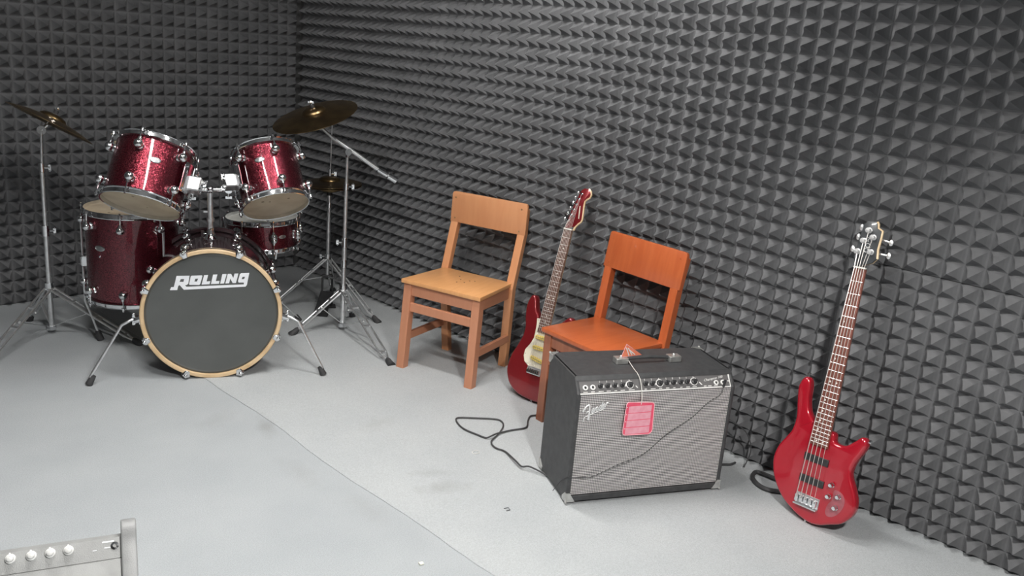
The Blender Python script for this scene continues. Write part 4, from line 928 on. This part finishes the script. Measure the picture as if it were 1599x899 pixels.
m = MB(); m.tube([MW @ Vector((x, y, .001)) for x, y in tw], .0016, 6, True); m.build('pale_border', PINKE, wt)
m = MB()
for a_, b_ in (((-.074, .036), (-.060, .006)), ((-.066, .034), (-.048, .007)), ((-.060, .026), (-.036, .008))): m.tube([MW @ Vector((*a_, .0012)), MW @ Vector((*b_, .0012))], .0022, 5)
m.build('printed_stripe', PIPING, wt)
# footswitch lead plugged into the panel, hanging over the grille (two strands)
cb = thing('footswitch_cable', 'thin grey cable plugged into the amplifier panel and draped across its grille', 'cable', MA)
m = MB(); m.cyl(onp(.262, .018, .002), onp(.262, .018, .020), .005); q = onp(.262, .018, .020); m.cyl(q, q+Vector((.002, -.006, -.022)), .0045); m.build('plug', BLACKP, cb)
q2 = q+Vector((.002, -.006, -.022))
m = MB(); m.tube(catmull([q2, Vector((.026, .236, .405)), Vector((.026, .190, .378)), Vector((.024, .134, .322)), Vector((.024, .040, .262)), Vector((.022, -.040, .190)), Vector((.020, -.137, .154)), Vector((.014, -.22, .1145)), Vector((.008, -.262, .1095)), Vector((.003, -.303, .111)), Vector((-.004, -.3145, .109)), Vector((-.05, -.3150, .07)), Vector((-.09, -.325, .0085))], 4, False), .0013, 6)
m.build('strand', CABLE, cb)

# ------------------------------------------------------------------ cables on the floor
def fcable(name, label, pts, r, z=.0045, lift=None, mtl=CABLE):
    P_ = [Vector((p[0], p[1], z+r+(p[2] if len(p) > 2 else 0))) for p in pts]
    o = MB().tube(catmull(P_, 4, False), r, 8).build(name, mtl); return tag(o, label, 'cable')
fcable('instrument_cable', 'thin dark cable curling in a loop on the carpet left of the amplifier',
 [(2.70,2.30),(2.632,2.292),(2.598,2.299),(2.551,2.269),(2.517,2.239),(2.487,2.23),(2.429,2.248),(2.39,2.254),(2.343,2.251,.006),(2.307,2.247,.006),(2.292,2.258),(2.284,2.299),(2.275,2.364),(2.286,2.416),(2.310,2.460),(2.335,2.463),(2.382,2.425),(2.434,2.381),(2.457,2.35),(2.449,2.317),(2.418,2.286),(2.36,2.253),(2.297,2.226,.0),(2.273,2.201),(2.263,2.168),(2.272,2.127),(2.251,2.069,.006),(2.233,2.024,.01),(2.224,1.987,.008),(2.238,1.964,.014),(2.246,1.927,.012),(2.262,1.885,.003),(2.30,1.84)], .0034)
fcable('power_cable', 'thick black cable looping out from behind the red bass body', [(2.955,1.10),(2.944,1.19),(2.925,1.236),(2.885,1.272),(2.862,1.308),(2.868,1.350),(2.898,1.388),(2.935,1.405),(2.962,1.400),(2.968,1.34),(2.965,1.27)], .0085)
fcable('speaker_lead', 'short dark cable on the carpet emerging right of the amplifier by the wall', [(2.70,1.62),(2.80,1.56),(2.86,1.54),(2.907,1.527),(2.934,1.508),(2.965,1.505)], .0045)
tag(MB().tube(catmull([(2.75, 1.66, .24), (2.84, 1.60, .235), (2.90, 1.55, .21), (2.955, 1.49, .165), (2.968, 1.462, .125), (2.972, 1.452, .086), (2.972, 1.455, .05), (2.955, 1.46, .010)], 4, False), .0024, 8).build('signal_lead', CABLE), 'thin grey lead arching down the foam wall right of the amplifier', 'cable')
# small litter
tag(MB().prism([(1.530,1.742),(1.543,1.740),(1.546,1.751),(1.533,1.755)], .001, .006, .0008).build('paper_scrap', PAPER), 'tiny cream paper scrap on the carpet near the bottom edge', 'litter')
tag(MB().tube([(2.176+.017*math.cos(a*.5), 2.19+.013*math.sin(a*.5), .0062) for a in range(0, 12)], .0008, 5).build('hair_tie', BONE), 'tiny pale loop of thread on the carpet below the cable', 'litter')
tag(MB().tube([(1.968,1.822,.0055), (1.980,1.812,.009), (1.978,1.802,.0055), (1.964,1.806,.0055)], .0012, 5).build('lint', RUBBER), 'tiny dark bit of lint on the carpet in front of the amplifier', 'litter')

# ------------------------------------------------------------------ foreground amplifier at bottom left. local x out of front, y image-right
na = math.radians(249); MN = Matrix.Translation((.688, 1.752, 0)) @ Matrix.Rotation(na, 4, 'Z')
n_ = thing('small_amplifier', 'haze-tinted grey amplifier with sloping face and white knobs, cut off by the bottom left corner', 'amplifier', MN)
Wn, CW = .52, .032
YZ = Matrix(((1, 0, 0, 0), (0, 0, 1, 0), (0, 1, 0, 0), (0, 0, 0, 1)))
FA = math.radians(38); fd = Vector((math.sin(FA), 0, -math.cos(FA))); fn = Vector((math.cos(FA), 0, math.sin(FA)))   # down the face, out of the face
ft0 = Vector((.006, 0, .430))
def ff(d, y, o=0): return ft0+fd*d+fn*o+Vector((0, y, 0))
pb = ff(.44, 0)
sdp = [(pb.x+.03, .012), (pb.x+.028, .05)]+[(q.x, q.z) for q in (ff(.30, 0, .018), ff(.03, 0, .018), ff(.0, 0, .016))]+[(.016, .452), (.010, .457), (-.006, .460), (-.022, .456), (-.034, .444), (-.10, .012)]
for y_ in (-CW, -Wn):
    MB().prism(sdp, y_, y_+CW, .004, YZ, steps=3).build('side_panel', DHAZEAMP, n_)
MB().prism([(ft0.x-.02, ft0.z-.004), (ft0.x-.001, ft0.z-.001), (pb.x-.001, pb.z), (pb.x, .014), (-.085, .014)], -Wn+CW-.002, -CW+.002, 0, YZ).build('cabinet', HAZEAMP, n_)
MFc = Matrix.Translation(ft0) @ Matrix((Vector((0, 1, 0)), -fd, fn)).transposed().to_4x4()      # face plane: x image-right, y up the face
MB().prism([(-Wn+CW, -.045), (-CW, -.045), (-CW, 0), (-Wn+CW, 0)], -.001, .002, 0, MFc).build('control_panel', HAZEAMP, n_)
MB().prism([(-Wn+CW, -.42), (-CW, -.42), (-CW, -.047), (-Wn+CW, -.047)], -.001, .003, .0015, MFc, steps=2).build('front_grille', HAZEAMP, n_)
MB().lathe([(.098, .002), (.099, .006), (.103, .006), (.104, .002)], MFc @ Matrix.Translation((-.215, -.175, 0)), 40, closed=True).build('speaker_ring', DHAZEAMP, n_)
for y_ in (-.246, -.207, -.171, -.136, -.284, -.321):
    m = MB(); T_ = MFc @ Matrix.Translation((y_, -.014, 0)); m.lathe([(.0105, .001), (.010, .008), (.0075, .010), (.0065, .017), (.004, .019), (0, .0195)], T_, 16, caps=False)
    m.beam(T_ @ Vector((0, .002, .018)), T_ @ Vector((0, .010, .012)), .003, .005); m.build('control_knob', WHITEP, n_)
m = MB(); m.prism([(-.070, -.006), (-.046, -.006), (-.046, -.009), (-.070, -.009)], .0019, .0026, 0, MFc)
m.prism([(-.066, -.019), (-.052, -.019), (-.052, -.021), (-.066, -.021)], .0019, .0026, 0, MFc); m.prism([(-.089, -.022), (-.081, -.022), (-.081, -.0235), (-.089, -.0235)], .0019, .0026, 0, MFc)
m.build('panel_print', LOGOW, n_)['kind'] = 'stuff'
MB().lathe([(.004, .0015), (.004, .005), (.0085, .004), (.0085, .0015)], MFc @ Matrix.Translation((-.045, -.018, 0)), 16, closed=True).build('jack_socket', CHROME, n_)
MB().prism([(-.150, -.098), (-.137, -.098), (-.133, -.090), (-.146, -.090)], .0029, .0040, 0, MFc).build('badge', LOGOW, n_)
for y_ in (-.04, -Wn+.04):
    for x_ in (-.06, .22): MB().cyl((x_, y_, 0.0), (x_, y_, .014), .014).build('rubber_foot', RUBBER, n_)
